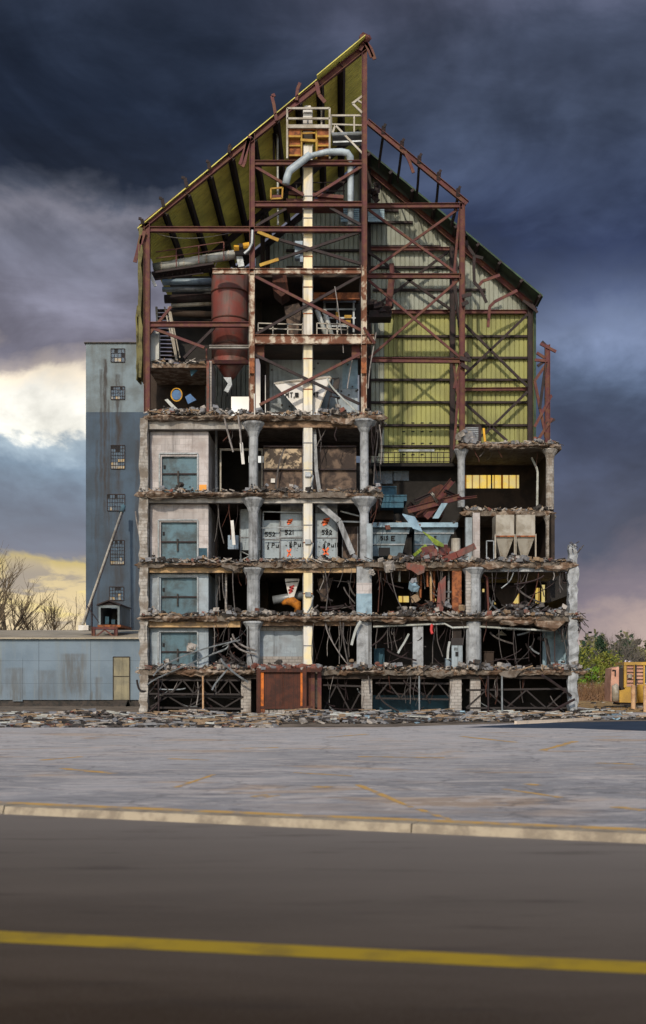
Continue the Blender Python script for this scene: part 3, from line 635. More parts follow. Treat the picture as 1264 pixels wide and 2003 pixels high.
for px, Y, w_, zr_, lb in [(1167, 230, 5.2, 4.6, 'pale roofed house behind the bushes, nearer the ruin'), (1246, 240, 4.6, 5.2, 'pale roofed house beyond the blossom tree near the right edge')]:
    b = at(px, Y); r = thing('house', b, lb, 'house')
    x, y, z = b; m = MB(); m.box((x - w_ / 2, y, -.3), (x + w_ / 2, y + 6, zr_ - 1.4)); m.build('wall', 'house_wall', r)
    m = MB(); a = w_ / 2 + .4; m.add([(x - a, y - .4, zr_ - 1.4), (x + a, y - .4, zr_ - 1.4), (x + a, y + 6.4, zr_ - 1.4), (x - a, y + 6.4, zr_ - 1.4), (x - a * .5, y + 3, zr_), (x + a * .5, y + 3, zr_)], [(0, 1, 5, 4), (1, 2, 5), (2, 3, 4, 5), (3, 0, 4), (0, 3, 2, 1)]); m.build('roof', 'house_roof', r)
    m = MB(); m.box((x - .9, y - .05, 1.6), (x - .2, y + .05, 2.8)); m.build('window', 'dark_glass', r)

# yellow loading machine at the right edge
dM = 95 - D
r = thing('yellow_machine', G(1250, 1374), 'yellow framed loading machine with brick coloured panels at the right edge', 'machine')
q = lambda m, x0, y0, x1, y1, da=0., db=.4: m.pbox(x0, y0, x1, y1, dM + da, dM + db)
m = MB(); q(m, 1221, 1295, 1290, 1301, -.1, 3); q(m, 1221, 1301, 1226, 1345, -.05, .3); q(m, 1240, 1301, 1246, 1345, -.05, .3); q(m, 1259, 1301, 1262, 1340, -.05, .3); q(m, 1285, 1301, 1290, 1372, -.05, .3); m.build('frame', 'machine_yellow', r)
m = MB(); q(m, 1226, 1301, 1240, 1342, .1, .2); q(m, 1246, 1301, 1259, 1342, .1, .2); m.build('panel', 'machine_pink', r)
m = MB(); q(m, 1262, 1301, 1285, 1336, .15, .2); m.build('window', 'dark_glass', r)
m = MB(); m.poly([(1212, 1351), (1222, 1349), (1224, 1343), (1290, 1343), (1290, 1376), (1212, 1374)], dM, dM + 3); m.build('body', 'machine_yellow', r)
m = MB(); c = P(1262, 1374, dM - .2); m.lathe((c.x, c.y, c.z), [(.6, 0), (.62, 1.4), (.55, 1.45)], 20); m.build('drum', 'machine_yellow', r, smooth=True)
m = MB(); q(m, 1243, 1300, 1246, 1374, -.25, -.1); q(m, 1245, 1328, 1249, 1331, -.25, -.1); m.build('hose', 'machine_dark', r)
m = MB(); c = P(1255, 1296, dM + 1); m.lathe((c.x, c.y, c.z), [(.22, 0), (.2, .25), (.1, .38)], 12); m.build('cap', 'machine_dark', r)
r = bpy.data.objects['yellow_machine']
m = MB()
for y in (1308, 1315, 1322, 1329, 1336): m.bar(P(1226, y, dM + .06), P(1240, y, dM + .06), .06); m.bar(P(1246, y, dM + .06), P(1259, y, dM + .06), .06)
m.bar(P(1226, 1336, dM + .05), P(1226, 1303, dM + .05), .05); m.build('louvre', 'machine_dark', r)
m = MB(); q(m, 1213, 1373, 1290, 1379, .2, 2.6); m.build('skid', 'machine_dark', r)
m = MB(); m.lathe((P(1232, 1322, dM).x, P(1232, 1322, dM).y - .02, P(1232, 1326, dM).z), [(.18, 0), (.18, .3)], 10); m.build('gauge', 'hopper_cream', r)
r = thing('pump_housing', G(1204, 1372), 'pinkish brick coloured housing with a dark side left of the yellow machine', 'housing')
m = MB(); m.poly([(1197, 1308), (1211, 1304), (1211, 1374), (1195, 1372), (1195, 1335)], dM - .2, dM + 2); m.build('body', 'machine_pink', r)
m = MB(); m.poly([(1211.3, 1305), (1222, 1308), (1221, 1348), (1217, 1352), (1211.3, 1340)], dM + .2, dM + 2); m.build('shaded_side', 'machine_dark', r)  # side turned from the sun, its shade given as a dark colour
m = MB(); m.tube([P(1198, 1311, dM - .3), P(1204, 1311, dM - .3), P(1204, 1322, dM - .3)], .06, 8); m.build('vent_pipe', 'machine_dark', r)
m = MB(); m.tube([P(1204, 1372, dM - .3), P(1204, 1342, dM - .3), P(1207, 1338, dM - .3)], [.3, .3, .1], 10); m.build('cylinder', 'hopper_cream', r, smooth=True)
for x, w_, lb in [(1239, 9, 'thick tan bollard in front of the yellow machine, the left one'), (1262, 7, 'tan bollard in front of the yellow machine at the very edge of the picture')]:
    g = G(x, 1388 if x < 1250 else 1393); m = MB(); rr = w_ / 2 * g.y / F; m.lathe(g, [(rr, -.02), (rr, 1.75), (rr * .8, 1.85)], 14); tag(m.build('bollard', 'post_tan', smooth=False), lb, 'bollard')
for x, lb in [(1187, 'grey post left of the pink housing'), (1193, 'dark post touching the pink housing')]:
    g = G(x, 1371); m = MB(); m.box((g.x - .1, g.y, 0), (g.x + .1, g.y + .2, 1.7), jit=.015); m.box((g.x - .13, g.y - .03, 1.65), (g.x + .13, g.y + .23, 1.72)); tag(m.build('post', 'pipe_pale' if x < 1190 else 'machine_dark'), lb, 'post')

# ================================================================ THE RUIN
random.seed(11)
MP, BP = 10.6, 17.1                     # depth of the middle and the rear frame
def Z(py): return CZ + (HY - py) * S
def XF(px): return (px - VX) * S
R = thing('ruined_factory', (XF(700), D, 0), 'tall half demolished factory with open concrete storeys and bare steel frame', 'building')
def part(mb, name, m, lab=None, root=None, smooth=False):
    o = mb.build(name, m, root or R, smooth)
    if lab: o['label'] = lab
    return o
def beam(x0, y0, x1, y1, d=0., name='beam', m='steel', w=.33, h=.3, d1=None, lab=None, i=True):
    mb = MB(); a = P(x0, y0, d); b = P(x1, y1, d if d1 is None else d1)
    if i: mb.ibeam(a, b, w, h)
    else: mb.bar(a, b, w, h)
    return part(mb, name, m, lab)
def jag(a): return random.uniform(-a, a)
def slab(X0, X1, z, d0, d1, th=.34, lab=None, rag=(0, 0)):
    mb = MB(); n = max(2, int((X1 - X0) / .35)); vs = []
    for i in range(n + 1):
        X_ = X0 + (X1 - X0) * i / n; f = jag(.12) + .1 * math.sin(X_ * 1.7)
        vs += [(X_, D + d0 + f, z + jag(.03)), (X_ + jag(.1), D + d0 + f + jag(.12), z - th * random.uniform(.85, 1.15)), (X_, D + d1, z - th), (X_, D + d1, z)]
    fs = [(4 * i + k, 4 * i + (k + 1) % 4, 4 * i + 4 + (k + 1) % 4, 4 * i + 4 + k) for i in range(n) for k in range(4)] + [(0, 1, 2, 3), (4 * n + 3, 4 * n + 2, 4 * n + 1, 4 * n)]
    mb.add(vs, fs); o = part(mb, 'floor_slab', 'slab', lab)
    mb = MB(); st = .17; n = int((X1 - X0 + .5) / st); vs = []; k = 8; px_ = .25; ph = .2
    for i in range(n + 1):
        X_ = X0 - .25 + st * i; px_ = max(.02, min(.6, px_ + jag(.17))); ph = max(.06, min(.24, ph + jag(.07)))
        e = min(1, (i + .3) / 2, (n - i + .3) / 2)
        for q in range(k):
            th_ = 2 * math.pi * q / k
            vs.append((X_ + jag(.05), D + d0 + .1 - (px_ * max(0, math.cos(th_)) - .3 * max(0, -math.cos(th_))) * e + jag(.05), z - .16 + (ph * math.sin(th_) + jag(.05)) * e))
    mb.add(vs, [(i * k + q, i * k + (q + 1) % k, (i + 1) * k + (q + 1) % k, (i + 1) * k + q) for i in range(n) for q in range(k)] + [tuple(range(k)), tuple(range(n * k, n * k + k))[::-1]])
    part(mb, 'broken_edge', 'rim', root=o); return o
slab(XF(272), XF(1143), Z(1310), 0, BP); slab(XF(274), XF(1141), Z(1205), 0, BP); slab(XF(270), XF(1128), Z(1100), 0, BP)
slab(XF(270), XF(748), Z(963), 0, BP - 5); slab(XF(287), XF(752), Z(812), 0, BP - 5)
XM = lambda px: P(px, 0, MP).x
slab(XM(897), XM(1096), P(0, 870, MP).z, MP - .2, BP + .1); slab(XM(905), XM(1082), P(0, 1000, MP).z, MP - .2, BP + .1)
for px, py, ln, dr, wd in [(312, 975, 2.2, .5, .7), (455, 1112, 1.6, .7, .6), (600, 1216, 2.4, .35, .6), (672, 828, 1.5, .6, .7), (770, 1216, 2.2, .6, .8), (1010, 1220, 2.6, .5, .9), (1075, 1224, 2., .9, .8), (1090, 1116, 1.8, .5, .7), (860, 1322, 2., .5, .6), (560, 822, 1.4, .3, .6), (995, 1322, 1.6, .6, .7), (380, 1324, 2., .4, .6), (965, 1114, 1.5, .45, .7)]:
    mb = MB(); q = P(px, py - 6, -.12); n = 7; vs = []
    for i in range(n + 1):
        f = i / n; e = math.sin(f * math.pi) ** .6
        vs += [(q.x - ln / 2 + ln * f + jag(.06), q.y, q.z + .12), (q.x - ln / 2 + ln * f + jag(.1), q.y - wd * .35 * e + jag(.08), q.z + .1 - dr * .6 * e + jag(.09)), (q.x - ln / 2 + ln * f + jag(.1), q.y - wd * .3 * e + .14, q.z - dr * .6 * e + jag(.09)), (q.x - ln / 2 + ln * f, q.y + .2, q.z - .02)]
    mb.add(vs, [(4 * i + k, 4 * i + (k + 1) % 4, 4 * i + 4 + (k + 1) % 4, 4 * i + 4 + k) for i in range(n) for k in range(4)] + [(0, 1, 2, 3), (4 * n, 4 * n + 1, 4 * n + 2, 4 * n + 3)]); part(mb, 'slab_flap', random.choice(['rim', 'slab']))
# edge beams under the slabs
def pb(x0, y0, x1, y1, d0, d1, name, m, lab=None, root=None):
    mb = MB(); mb.pbox(x0, y0, x1, y1, d0, d1); return part(mb, name, m, lab, root)
for x0, y0, x1, y1, m_ in [(290, 824, 478, 839, 'white_beam'), (512, 824, 704, 836, 'stained_beam'), (290, 973, 476, 983, 'white_beam'), (516, 972, 700, 984, 'white_beam'), (290, 1109, 474, 1120, 'paint_beam'), (516, 1109, 697, 1120, 'paint_beam'),
        (290, 1213, 470, 1227, 'paint_beam'), (514, 1213, 697, 1224, 'stained_beam'), (730, 1109, 905, 1116, 'stained_beam'), (948, 1110, 1112, 1118, 'concrete'), (730, 1216, 912, 1224, 'shade_brown'), (943, 1216, 1112, 1224, 'shade_brown'), (290, 1320, 1112, 1328, 'shade_brown')]:
    pb(x0, y0, x1, y1, .28, .75, 'beam', m_)
# pilaster at the left corner
for i, (y0, y1) in enumerate([(818, 962), (972, 1099), (1110, 1204), (1216, 1309), (1321, 1397)]):
    mb = MB(); n = 9; vs = []
    for q in range(n + 1):
        z = Z(y1) + (Z(y0) - Z(y1)) * q / n; vs += [(XF(273) + jag(.07), D - .05 + jag(.05), z), (XF(289) + jag(.05), D - .05 + jag(.04), z), (XF(289), D + .7, z), (XF(273), D + .7, z)]
    mb.add(vs, [(4 * q + k, 4 * q + (k + 1) % 4, 4 * q + 4 + (k + 1) % 4, 4 * q + 4 + k) for q in range(n) for k in range(4)] + [(0, 1, 2, 3), (4 * n, 4 * n + 1, 4 * n + 2, 4 * n + 3)])
    part(mb, 'pilaster', 'pilaster')
# mushroom columns
def column(px, y0, y1, r, cap=0., caph=.85, d=0., m='concrete', sq=False, lab=None, n=12, dy=.45):
    c = P(px, y1, d); sc_ = 1 if d == 0 else (D + d) / D; h = (y1 - y0) * S * sc_; k = 4 if sq else n; q = 1.41 if sq else 1
    pr = [(r * q, 0), (r * 1.01 * q, h * .4), (r * q * .98, h - caph if cap else h)]
    if cap: pr += [(r + (cap - r) * .25, h - caph * .62), (r + (cap - r) * .9, h - caph * .2), (cap, h - .12), (cap, h)]
    mb = MB(); mb.lathe((c.x, c.y + dy, c.z), pr, k); return part(mb, 'column', m, lab, smooth=False)
column(495, 824, 960, .3, .75, .95); column(495, 973, 1096, .32, .78, .95); column(495, 1110, 1202, .42, .75, .8); column(495, 1215, 1307, .44, .7, .6)
column(713, 820, 962, .28, .85, .8); column(713, 972, 1097, .3, .9, 1.)
for y0, y1 in [(1108, 1202), (1214, 1306)]: pb(698, y0, 727, y1, .1, 1., 'pillar', 'concrete')
pb(697.5, 1161, 727.5, 1202, .07, .5, 'painted_dado', 'light_blue'); pb(697.7, 1140, 727.3, 1161, .085, .5, 'painted_band', 'white_block')
pb(717, 1024, 729, 1098, .2, .7, 'pillar', 'bin_grey')
column(928, 1110, 1202, .48, .8, .7); column(928, 1216, 1306, .5)
pb(911.5, 1112, 921, 1202, -.05, .4, 'pillar', 'old_block')
pb(808, 1216, 828, 1306, .3, .9, 'pillar', 'concrete'); pb(885, 1116, 903, 1202, .3, .9, 'pillar', 'rust', 'rust brown pillar'); pb(886, 1216, 903, 1306, .35, .9, 'pillar', 'shade_brown')
column(893, 1052, 1098, .3, m='hopper_cream', d=0)
for x, r_ in [(480, .32), (718, .35), (893, .38), (932, .33)]: column(x, 1322, 1397, r_, m='old_block', sq=True, dy=.8)
for x in (713, 925):
    for y0, y1 in [(1112, 1204), (1217, 1309), (1322, 1398)]: pb(x - 12, y0, x + 12, y1, MP, MP + .8, 'pillar', 'shade_brown') if False else None
for x in (495, 713, 925):
    for y0, y1 in [(1110, 1205), (1215, 1310), (1320, 1397)]:
        mb = MB(); mb.box((XF(x) - .35, D + MP, Z(y1)), (XF(x) + .35, D + MP + .7, Z(y0))); part(mb, 'pillar', 'shade_brown')
# ragged right corner column, rising above the third slab
mb = MB(); vs = []; n = 34
for q in range(n + 1):
    y = 1403 - (1403 - 1064) * q / n; wv = .3 if q < n - 2 else .22
    a = 1.6 * math.sin(q * .9)
    vs += [(XF(1122 + a * .4) - wv + jag(.08), D + jag(.07), Z(y)), (XF(1122) + wv + jag(.08), D + jag(.07), Z(y)), (XF(1122) + wv + jag(.06), D + .7, Z(y)), (XF(1122) - wv + jag(.05), D + .7, Z(y))]
mb.add(vs, [(4 * q + k, 4 * q + (k + 1) % 4, 4 * q + 4 + (k + 1) % 4, 4 * q + 4 + k) for q in range(n) for k in range(4)] + [(0, 1, 2, 3), (4 * n, 4 * n + 1, 4 * n + 2, 4 * n + 3)])
part(mb, 'column', 'concrete', 'ragged corner column with torn rebar on top')
# middle frame concrete columns of the set back storeys
column(903, 878, 992, .27, .55, .8, d=MP, dy=.2); column(1077, 878, 996, .3, .6, .7, d=MP, dy=.2, m='pilaster'); column(1076, 1008, 1096, .28, .5, .7, d=MP, dy=.2, m='pilaster')
mb = MB(); mb.pbox(925, 1003, 939, 1096, 6, 6.6); part(mb, 'pillar', 'white_block'); mb = MB(); mb.pbox(911, 1012, 924, 1096, 6.1, 6.7); part(mb, 'pillar', 'bin_grey')

# walls: left side, rear, right side
mb = MB(); mb.box((XF(274), D + .72, 0), (XF(283), D + BP, Z(815))); part(mb, 'side_wall', 'pilaster')
zy = P(0, 905, BP).z
def WX(px): return P(px, 0, BP).x
mb = MB(); mb.box((XF(283), D + BP, 0), (WX(905), D + BP + .3, zy)); part(mb, 'rear_wall', 'shade_black')
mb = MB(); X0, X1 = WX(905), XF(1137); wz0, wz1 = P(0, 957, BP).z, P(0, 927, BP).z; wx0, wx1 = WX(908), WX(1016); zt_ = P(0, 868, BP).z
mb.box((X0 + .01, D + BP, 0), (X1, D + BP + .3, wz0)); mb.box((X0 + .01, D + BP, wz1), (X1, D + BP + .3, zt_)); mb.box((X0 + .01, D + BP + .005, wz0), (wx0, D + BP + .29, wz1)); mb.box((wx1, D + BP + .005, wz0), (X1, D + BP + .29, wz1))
part(mb, 'rear_wall', 'shade_brown', 'dark brown rear wall with a yellow lit window')
mb = MB(); mb.box((wx0, D + BP + .12, wz0), (wx1, D + BP + .16, wz1)); wn = part(mb, 'window', 'glow_pane', 'long yellow window with daylight put in as glow')
mb = MB(); mb.bar((wx0 + .02, D + BP + .05, wz0 + .04), (wx1 - .02, D + BP + .05, wz0 + .04), .08); mb.bar((wx0, D + BP + .05, wz1 - .04), (wx1, D + BP + .05, wz1 - .04), .08); mb.bar(((wx0 + wx1) / 2, D + BP + .06, wz0), ((wx0 + wx1) / 2, D + BP + .06, wz1), .1)
part(mb, 'frame', 'dark_steel', root=wn)
for x0, y0, x1, y1 in [(780, 1166, 800, 1178), (845, 1171, 853, 1176), (968, 1156, 1016, 1182), (944, 1152, 962, 1158)]:
    mb = MB(); mb.pbox(x0, y0, x1, y1, 11.9, 11.98); part(mb, 'window', 'glow_pane')
mb = MB(); mb.box((XF(1137), D + MP + .5, P(0, 1000, MP).z), (XF(1137) + .25, D + BP + .3, P(0, 870, MP).z - .34)); part(mb, 'side_wall', 'shade_brown')
mb = MB(); mb.box((XF(1131), D + MP - 1, Z(1100)), (XF(1131) + .25, D + BP + .3, P(0, 1000, MP).z - .34)); part(mb, 'side_wall', 'shade_brown')
for y0, z1 in [(1205, 1.5), (1205, None), (1310, None), (1397, None)]:
    mb = MB()
    if z1: mb.box((XF(1126), D + .9, Z(y0)), (XF(1126) + .25, D + MP, Z(y0) + z1))
    elif y0 == 1205: mb.box((XF(1126), D + MP + .01, Z(y0)), (XF(1126) + .25, D + BP, Z(1100) - .34))
    else: mb.box((XF(1128), D + .9, Z(y0)), (XF(1128) + .25, D + BP, Z(y0 - 93 if y0 == 1310 else y0 - 76)))
    part(mb, 'side_wall', 'shade_brown')
for x0, y0, x1, y1 in [(1048, 1150, 1056, 1180), (1060, 1144, 1066, 1178)]:
    mb = MB(); mb.pbox(x0, y0, x1, y1, MP - .5, MP - .4); part(mb, 'window', 'glow_pane')
# white stair tower walls with blue doors, four storeys; lower two coloured bluish for shade
for yt, yb, dy0, dy1, dx0, dx1, wm in [(839, 962, 888, 958, 313, 386, 'white_block'), (983, 1099, 1018, 1094, 311, 386, 'white_block'), (1120, 1204, 1128, 1199, 311, 386, 'blue_block'), (1227, 1309, 1236, 1306, 311, 386, 'blue_block')]:
    mb = MB(); z0, z1 = Z(yb), Z(yt)
    mb.box((XF(290), D + .8, z0), (XF(dx0), D + 1., z1)); mb.box((XF(dx1), D + .8, z0), (XF(405), D + 1., z1)); mb.box((XF(dx0) - .01, D + .801, Z(dy0)), (XF(dx1) + .01, D + .999, z1 - .002))
    mb.box((XF(405) - .2, D + 1.001, z0), (XF(405), D + 7, z1)); part(mb, 'stair_wall', wm)
    mb = MB(); mb.box((XF(dx0), D + 1.02, Z(yb)), (XF(dx1), D + 1.08, Z(dy0))); dr = part(mb, 'door', 'door_blue')
    mb = MB(); ym = (dy0 + dy1) / 2 + 4
    for a, b in (((dx0, ym), (dx1, ym)),): mb.bar(P(*a, .95), P(*b, .95), .09)
    part(mb, 'door_bar', 'dark_steel', root=dr)
    mb = MB(); xm = (dx0 + dx1) / 2 - 1; mb.bar(P(xm, ym - 6, .93), P(xm, ym + 18, .93), .1); part(mb, 'door_latch', 'rubble_dark', root=dr)
    mb = MB(); mb.pbox(dx0 + 7, dy0 + 22, dx0 + 11, dy0 + 29, .96, 1.02); mb.build('door_plate', 'black_paint', dr)
    mb = MB()
    for a, b in (((dx0 - 1, dy0 - 1), (dx1 + 1, dy0 - 1)), ((dx0 - 1, dy0), (dx0 - 1, dy1 + 3)), ((dx1 + 1, dy0), (dx1 + 1, dy1 + 3))): mb.bar(P(*a, .77), P(*b, .77), .1, .12)
    part(mb, 'door_frame', 'galv', root=dr)
pb(390, 948, 404, 960, .76, .82, 'painted_patch', 'orange_patch', 'orange painted patch beside the top blue door')
pb(389, 1072, 405, 1098, .765, .82, 'painted_patch', 'teal')
# jambs and soffit walls of the dark bay behind the stair tower
for x0, y0, x1, y1, d_, m_ in [(430, 880, 433, 961, 3, 'hopper_cream'), (511, 880, 514, 960, 3, 'hopper_cream'), (430, 877, 514, 881, 3, 'hopper_cream'), (421, 840, 425, 962, 3, 'concrete'), (421, 985, 425, 1096, 3, 'shade_brown'), (421, 1122, 426, 1200, 3, 'concrete'), (440, 1112, 444, 1200, 1, 'old_block')]:
    pb(x0, y0, x1, y1, d_, d_ + .2, 'jamb', m_)
# partitions, put in and coloured dark for interior shade
for x0, y0, x1, y1, d_, m_ in [(415, 836, 486, 962, 9, 'shade_black'), (415, 984, 520, 1098, 8, 'shade_black'), (505, 836, 704, 875, 7, 'shade_brown'), (520, 984, 704, 1098, 7, 'shade_brown'), (415, 1121, 1112, 1203, 12, 'shade_black'), (290, 1226, 1060, 1309, 11.9, 'shade_black'), (735, 1228, 905, 1305, 4, 'shade_black'), (300, 1328, 1112, 1397, 5, 'shade_black'), (730, 1360, 890, 1396, 3.4, 'teal')]:
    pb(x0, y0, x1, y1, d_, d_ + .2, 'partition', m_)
pb(515, 874, 592, 962, 2., 2.2, 'partition', 'mottled', 'scorched brown panel wall'); pb(517, 878, 590, 920, 1.95, 2., 'peeling_patch', 'mottled_pale'); pb(611, 874, 697, 962, 2.01, 2.2, 'partition', 'mottled')
for y in (873, 918): beam(515, y, 697, y, 1.85, 'rail', 'dark_steel', .1, .1, i=False)
pb(508, 1219, 605, 1303, 1.2, 1.5, 'block_wall', 'blue_block', 'patched grey block wall'); pb(508, 1219, 605, 1234, 1.16, 1.2, 'block_course', 'pilaster'); pb(508, 1284, 605, 1303, 1.15, 1.2, 'block_course', 'old_block')
pb(1062, 1228, 1111, 1305, 3, 3.3, 'block_wall', 'light_blue', 'pale blue painted block wall'); pb(1031, 1228, 1062, 1240, 3, 3.3, 'partition', 'shade_brown')
# rear lean of the middle well: blue machine shapes are separate things further down
# --- upper room behind the tank: brick stub, low slab
pb(288, 711, 404, 719, .3, 5, 'ceiling_slab', 'rim'); pb(290, 719, 402, 800, 4.8, 5, 'partition', 'shade_brown')
pb(404, 706, 409, 808, .2, 1.4, 'brick_stub', 'brick_red', 'torn red brick wall end'); pb(409, 706, 414, 808, .4, 3, 'partition', 'old_block')
pb(526, 686, 700, 806, 4, 4.2, 'partition', 'bin_grey', 'pale grey riveted plate wall'); pb(520, 686, 527, 806, 3.9, 4.1, 'jamb', 'rubble_dark'); pb(670, 690, 700, 760, 3.95, 4, 'painted_patch', 'light_blue')
pb(499, 673, 517, 700, .5, .7, 'bracket', 'steel'); pb(688, 673, 704, 700, .5, .7, 'bracket', 'steel')
pb(500, 672, 712, 676, .6, 8, 'deck', 'shade_brown'); pb(416, 538, 704, 542, 2.5, 8, 'deck', 'shade_brown'); pb(505, 545, 704, 664, 8, 8.2, 'partition', 'shade_black')  # upper deck and rear partition added to keep this bay dark
mb = MB()
for k in range(26): x = random.uniform(520, 700); y = random.uniform(690, 800); mb.pbox(x, y, x + 3, y + 3, 3.93, 4.01)
part(mb, 'rivet', 'rubble_dark').__setitem__('kind', 'stuff')

# --- steel frame, front plane
beam(288, 436, 288, 806, 0, 'steel_column', w=.38, h=.38); beam(493.5, 262, 493.5, 530, 0, 'steel_column', w=.34, h=.34); beam(493, 530, 493, 812, .003, 'steel_column', 'peeled', w=.36, h=.36, lab='lower column with peeling white paint over rust')
beam(713, 84, 713, 520, 0, 'steel_column', w=.34, h=.34); beam(712, 520, 712, 812, .003, 'steel_column', 'peeled', w=.36, h=.36, lab='tall column with peeling white paint over rust')
for x in (493, 712): pb(x - 5, 700, x + 5, 730, -.23, -.2, 'splice_plate', 'rust')
for x0, y0, x1, y1, m_, w_ in [(499, 319, 708, 319, 'steel', .3), (499, 400, 708, 400, 'steel', .34), (293, 449, 707, 449, 'steel', .32), (416, 531, 706, 531, 'peeled', .34), (293, 635, 488, 635, 'steel', .32), (498, 664, 732, 664, 'peeled', .6), (410, 679, 487, 679, 'white_beam', .2)]:
    beam(x0, y0, x1, y1, 0, 'steel_beam', m_, w_, .3)
def rafter(x0, y0, x1, y1, d=0., m='steel', w=.38): return beam(x0, y0, x1, y1, d, 'rafter', m, w, .3)
rafter(276, 446, 716, 92)
for x0, y0, x1, y1 in [(499, 326, 594, 382), (707, 326, 616, 382), (501, 442, 560, 408), (645, 406, 706, 440), (500, 455, 706, 516), (706, 453, 508, 520), (500, 541, 706, 646), (706, 539, 500, 654), (499, 694, 703, 790), (706, 692, 508, 792),
        (291, 655, 335, 600), (293, 640, 400, 680), (420, 640, 360, 700)]:
    beam(x0, y0, x1, y1, .05 + random.uniform(0, .12), 'brace', random.choice(['steel', 'steel', 'dark_steel']), .17, .15, i=False)
beam(504, 453, 545, 470, -.1, 'brace_tip', 'cage_yellow', .2, .1, i=False); beam(508, 519, 545, 507, -.1, 'brace_tip', 'cage_yellow', .2, .1, i=False)
# torn steel at peak, knee and eave
for pts in [[(706, 72), (716, 84), (728, 112)], [(720, 70), (708, 88)], [(714, 80), (726, 96), (733, 116)], [(489, 266), (470, 322)], [(276, 460), (270, 490), (264, 513)], [(283, 452), (275, 478)], [(619, 160), (624, 185), (636, 200)], [(704, 98), (716, 76)], [(487, 270), (478, 318), (474, 326)]]:
    for a, b in zip(pts, pts[1:]): beam(*a, *b, -.25, 'torn_steel', 'steel', .24, .08, i=False)
mb = MB()
for i in range(9): mb.chunk(P(random.uniform(706, 722), random.uniform(70, 90), jag(.3)), .45, flat=.8)
part(mb, 'torn_ridge_cap', 'steel').__setitem__('kind', 'stuff')
# --- roof, left slope, with purlins
Xa, za = XF(716), Z(80); Xe = XF(270); sl_ = .83
def zr_(X_): return za - sl_ * abs(X_ - Xa)
def roof(X0, X1, d0, d1, m, pitch=.42):
    mb = MB(); vs = []; n = int((d1 - d0) / pitch * 4)
    for i in range(n + 1):
        y = D + d0 + (d1 - d0) * i / n; o = (0, .05, .05, 0)[i % 4]
        vs += [(X0, y, zr_(X0) + o), (X1, y, zr_(X1) + o), (X0, y, zr_(X0) + .07), (X1, y, zr_(X1) + .07)]
    fs = []
    for i in range(n): a = 4 * i; fs += [(a, a + 1, a + 5, a + 4), (a + 2, a + 3, a + 7, a + 6), (a, a + 2, a + 6, a + 4), (a + 1, a + 3, a + 7, a + 5)]
    fs += [(0, 1, 3, 2), (4 * n, 4 * n + 1, 4 * n + 3, 4 * n + 2)]
    mb.add(vs, fs); return part(mb, 'roof_sheet', m)
roof(Xe, XF(620), -.25, BP + .2, 'roof_olive'); roof(XF(620) + .01, Xa - .05, -.75, BP + .2, 'roof_olive')
ph_ = [(322, 404), (366, 368), (410, 331), (452, 296), (496, 260), (540, 224), (584, 188), (626, 152), (668, 118)]
for px, _ in ph_:
    X_ = XF(px); z = zr_(X_) - .3; mb = MB(); mb.ibeam((X_, D - .1, z), (X_, D + BP, z), .5, .22, up=(.64, 0, .77)); part(mb, 'purlin', 'dark_steel')
for px, y, dx, dy in [(320, 404, -3, -16), (366, 366, -4, -18), (410, 330, -2, -14), (448, 298, 2, -14), (280, 438, -3, -10)]:
    mb = MB(); mb.bar(P(px, y, -.3), P(px + dx, y + dy, -.4), .22, .1); mb.bar(P(px + dx, y + dy, -.4), P(px + dx * 2 - 3, y + dy - 1, -.45), .16, .1); part(mb, 'purlin_stub', 'dark_steel')
for pts in [[(541, 236), (536, 205), (532, 188), (538, 185)], [(580, 196), (582, 175), (587, 162)]]:
    for a, b in zip(pts, pts[1:]): beam(*a, *b, -.2, 'purlin_stub', 'steel', .2, .1, i=False)
for d_ in (MP, BP - .3):
    X0 = XF(290); mb = MB(); mb.ibeam((X0, D + d_, zr_(X0) - .75), (Xa - .2, D + d_, zr_(Xa - .2) - .75), .4, .3); part(mb, 'rafter', 'dark_steel')
for d_, x in ((MP, 493), (BP - .3, 493), (BP - .3, 290), (MP, 713)):
    mb = MB(); mb.ibeam((XF(x), D + d_, Z(812)), (XF(x), D + d_, zr_(XF(x)) - .8), .32, .32); part(mb, 'steel_column', 'dark_steel')
# torn side cladding at the left edge
for x0, y0, x1, y1 in [(272, 448, 279, 740), (268, 600, 272, 745)]:
    mb = MB(); n = 12; vs = []
    for q in range(n + 1): y = y0 + (y1 - y0) * q / n; vs += [(XF(x0) + jag(.07), D - .3, Z(y)), (XF(x0) + .06 + jag(.05), D + 3.2 if x0 == 272 else D + 1, Z(y)), (XF(x0) + .14, D + 3.2 if x0 == 272 else D + 1, Z(y)), (XF(x1) + jag(.09), D - .25, Z(y))]
    mb.add(vs, [(4 * q + k, 4 * q + (k + 1) % 4, 4 * q + 4 + (k + 1) % 4, 4 * q + 4 + k) for q in range(n) for k in range(4)] + [(0, 1, 2, 3), (4 * n, 4 * n + 1, 4 * n + 2, 4 * n + 3)]); part(mb, 'side_cladding', 'clad_olive')

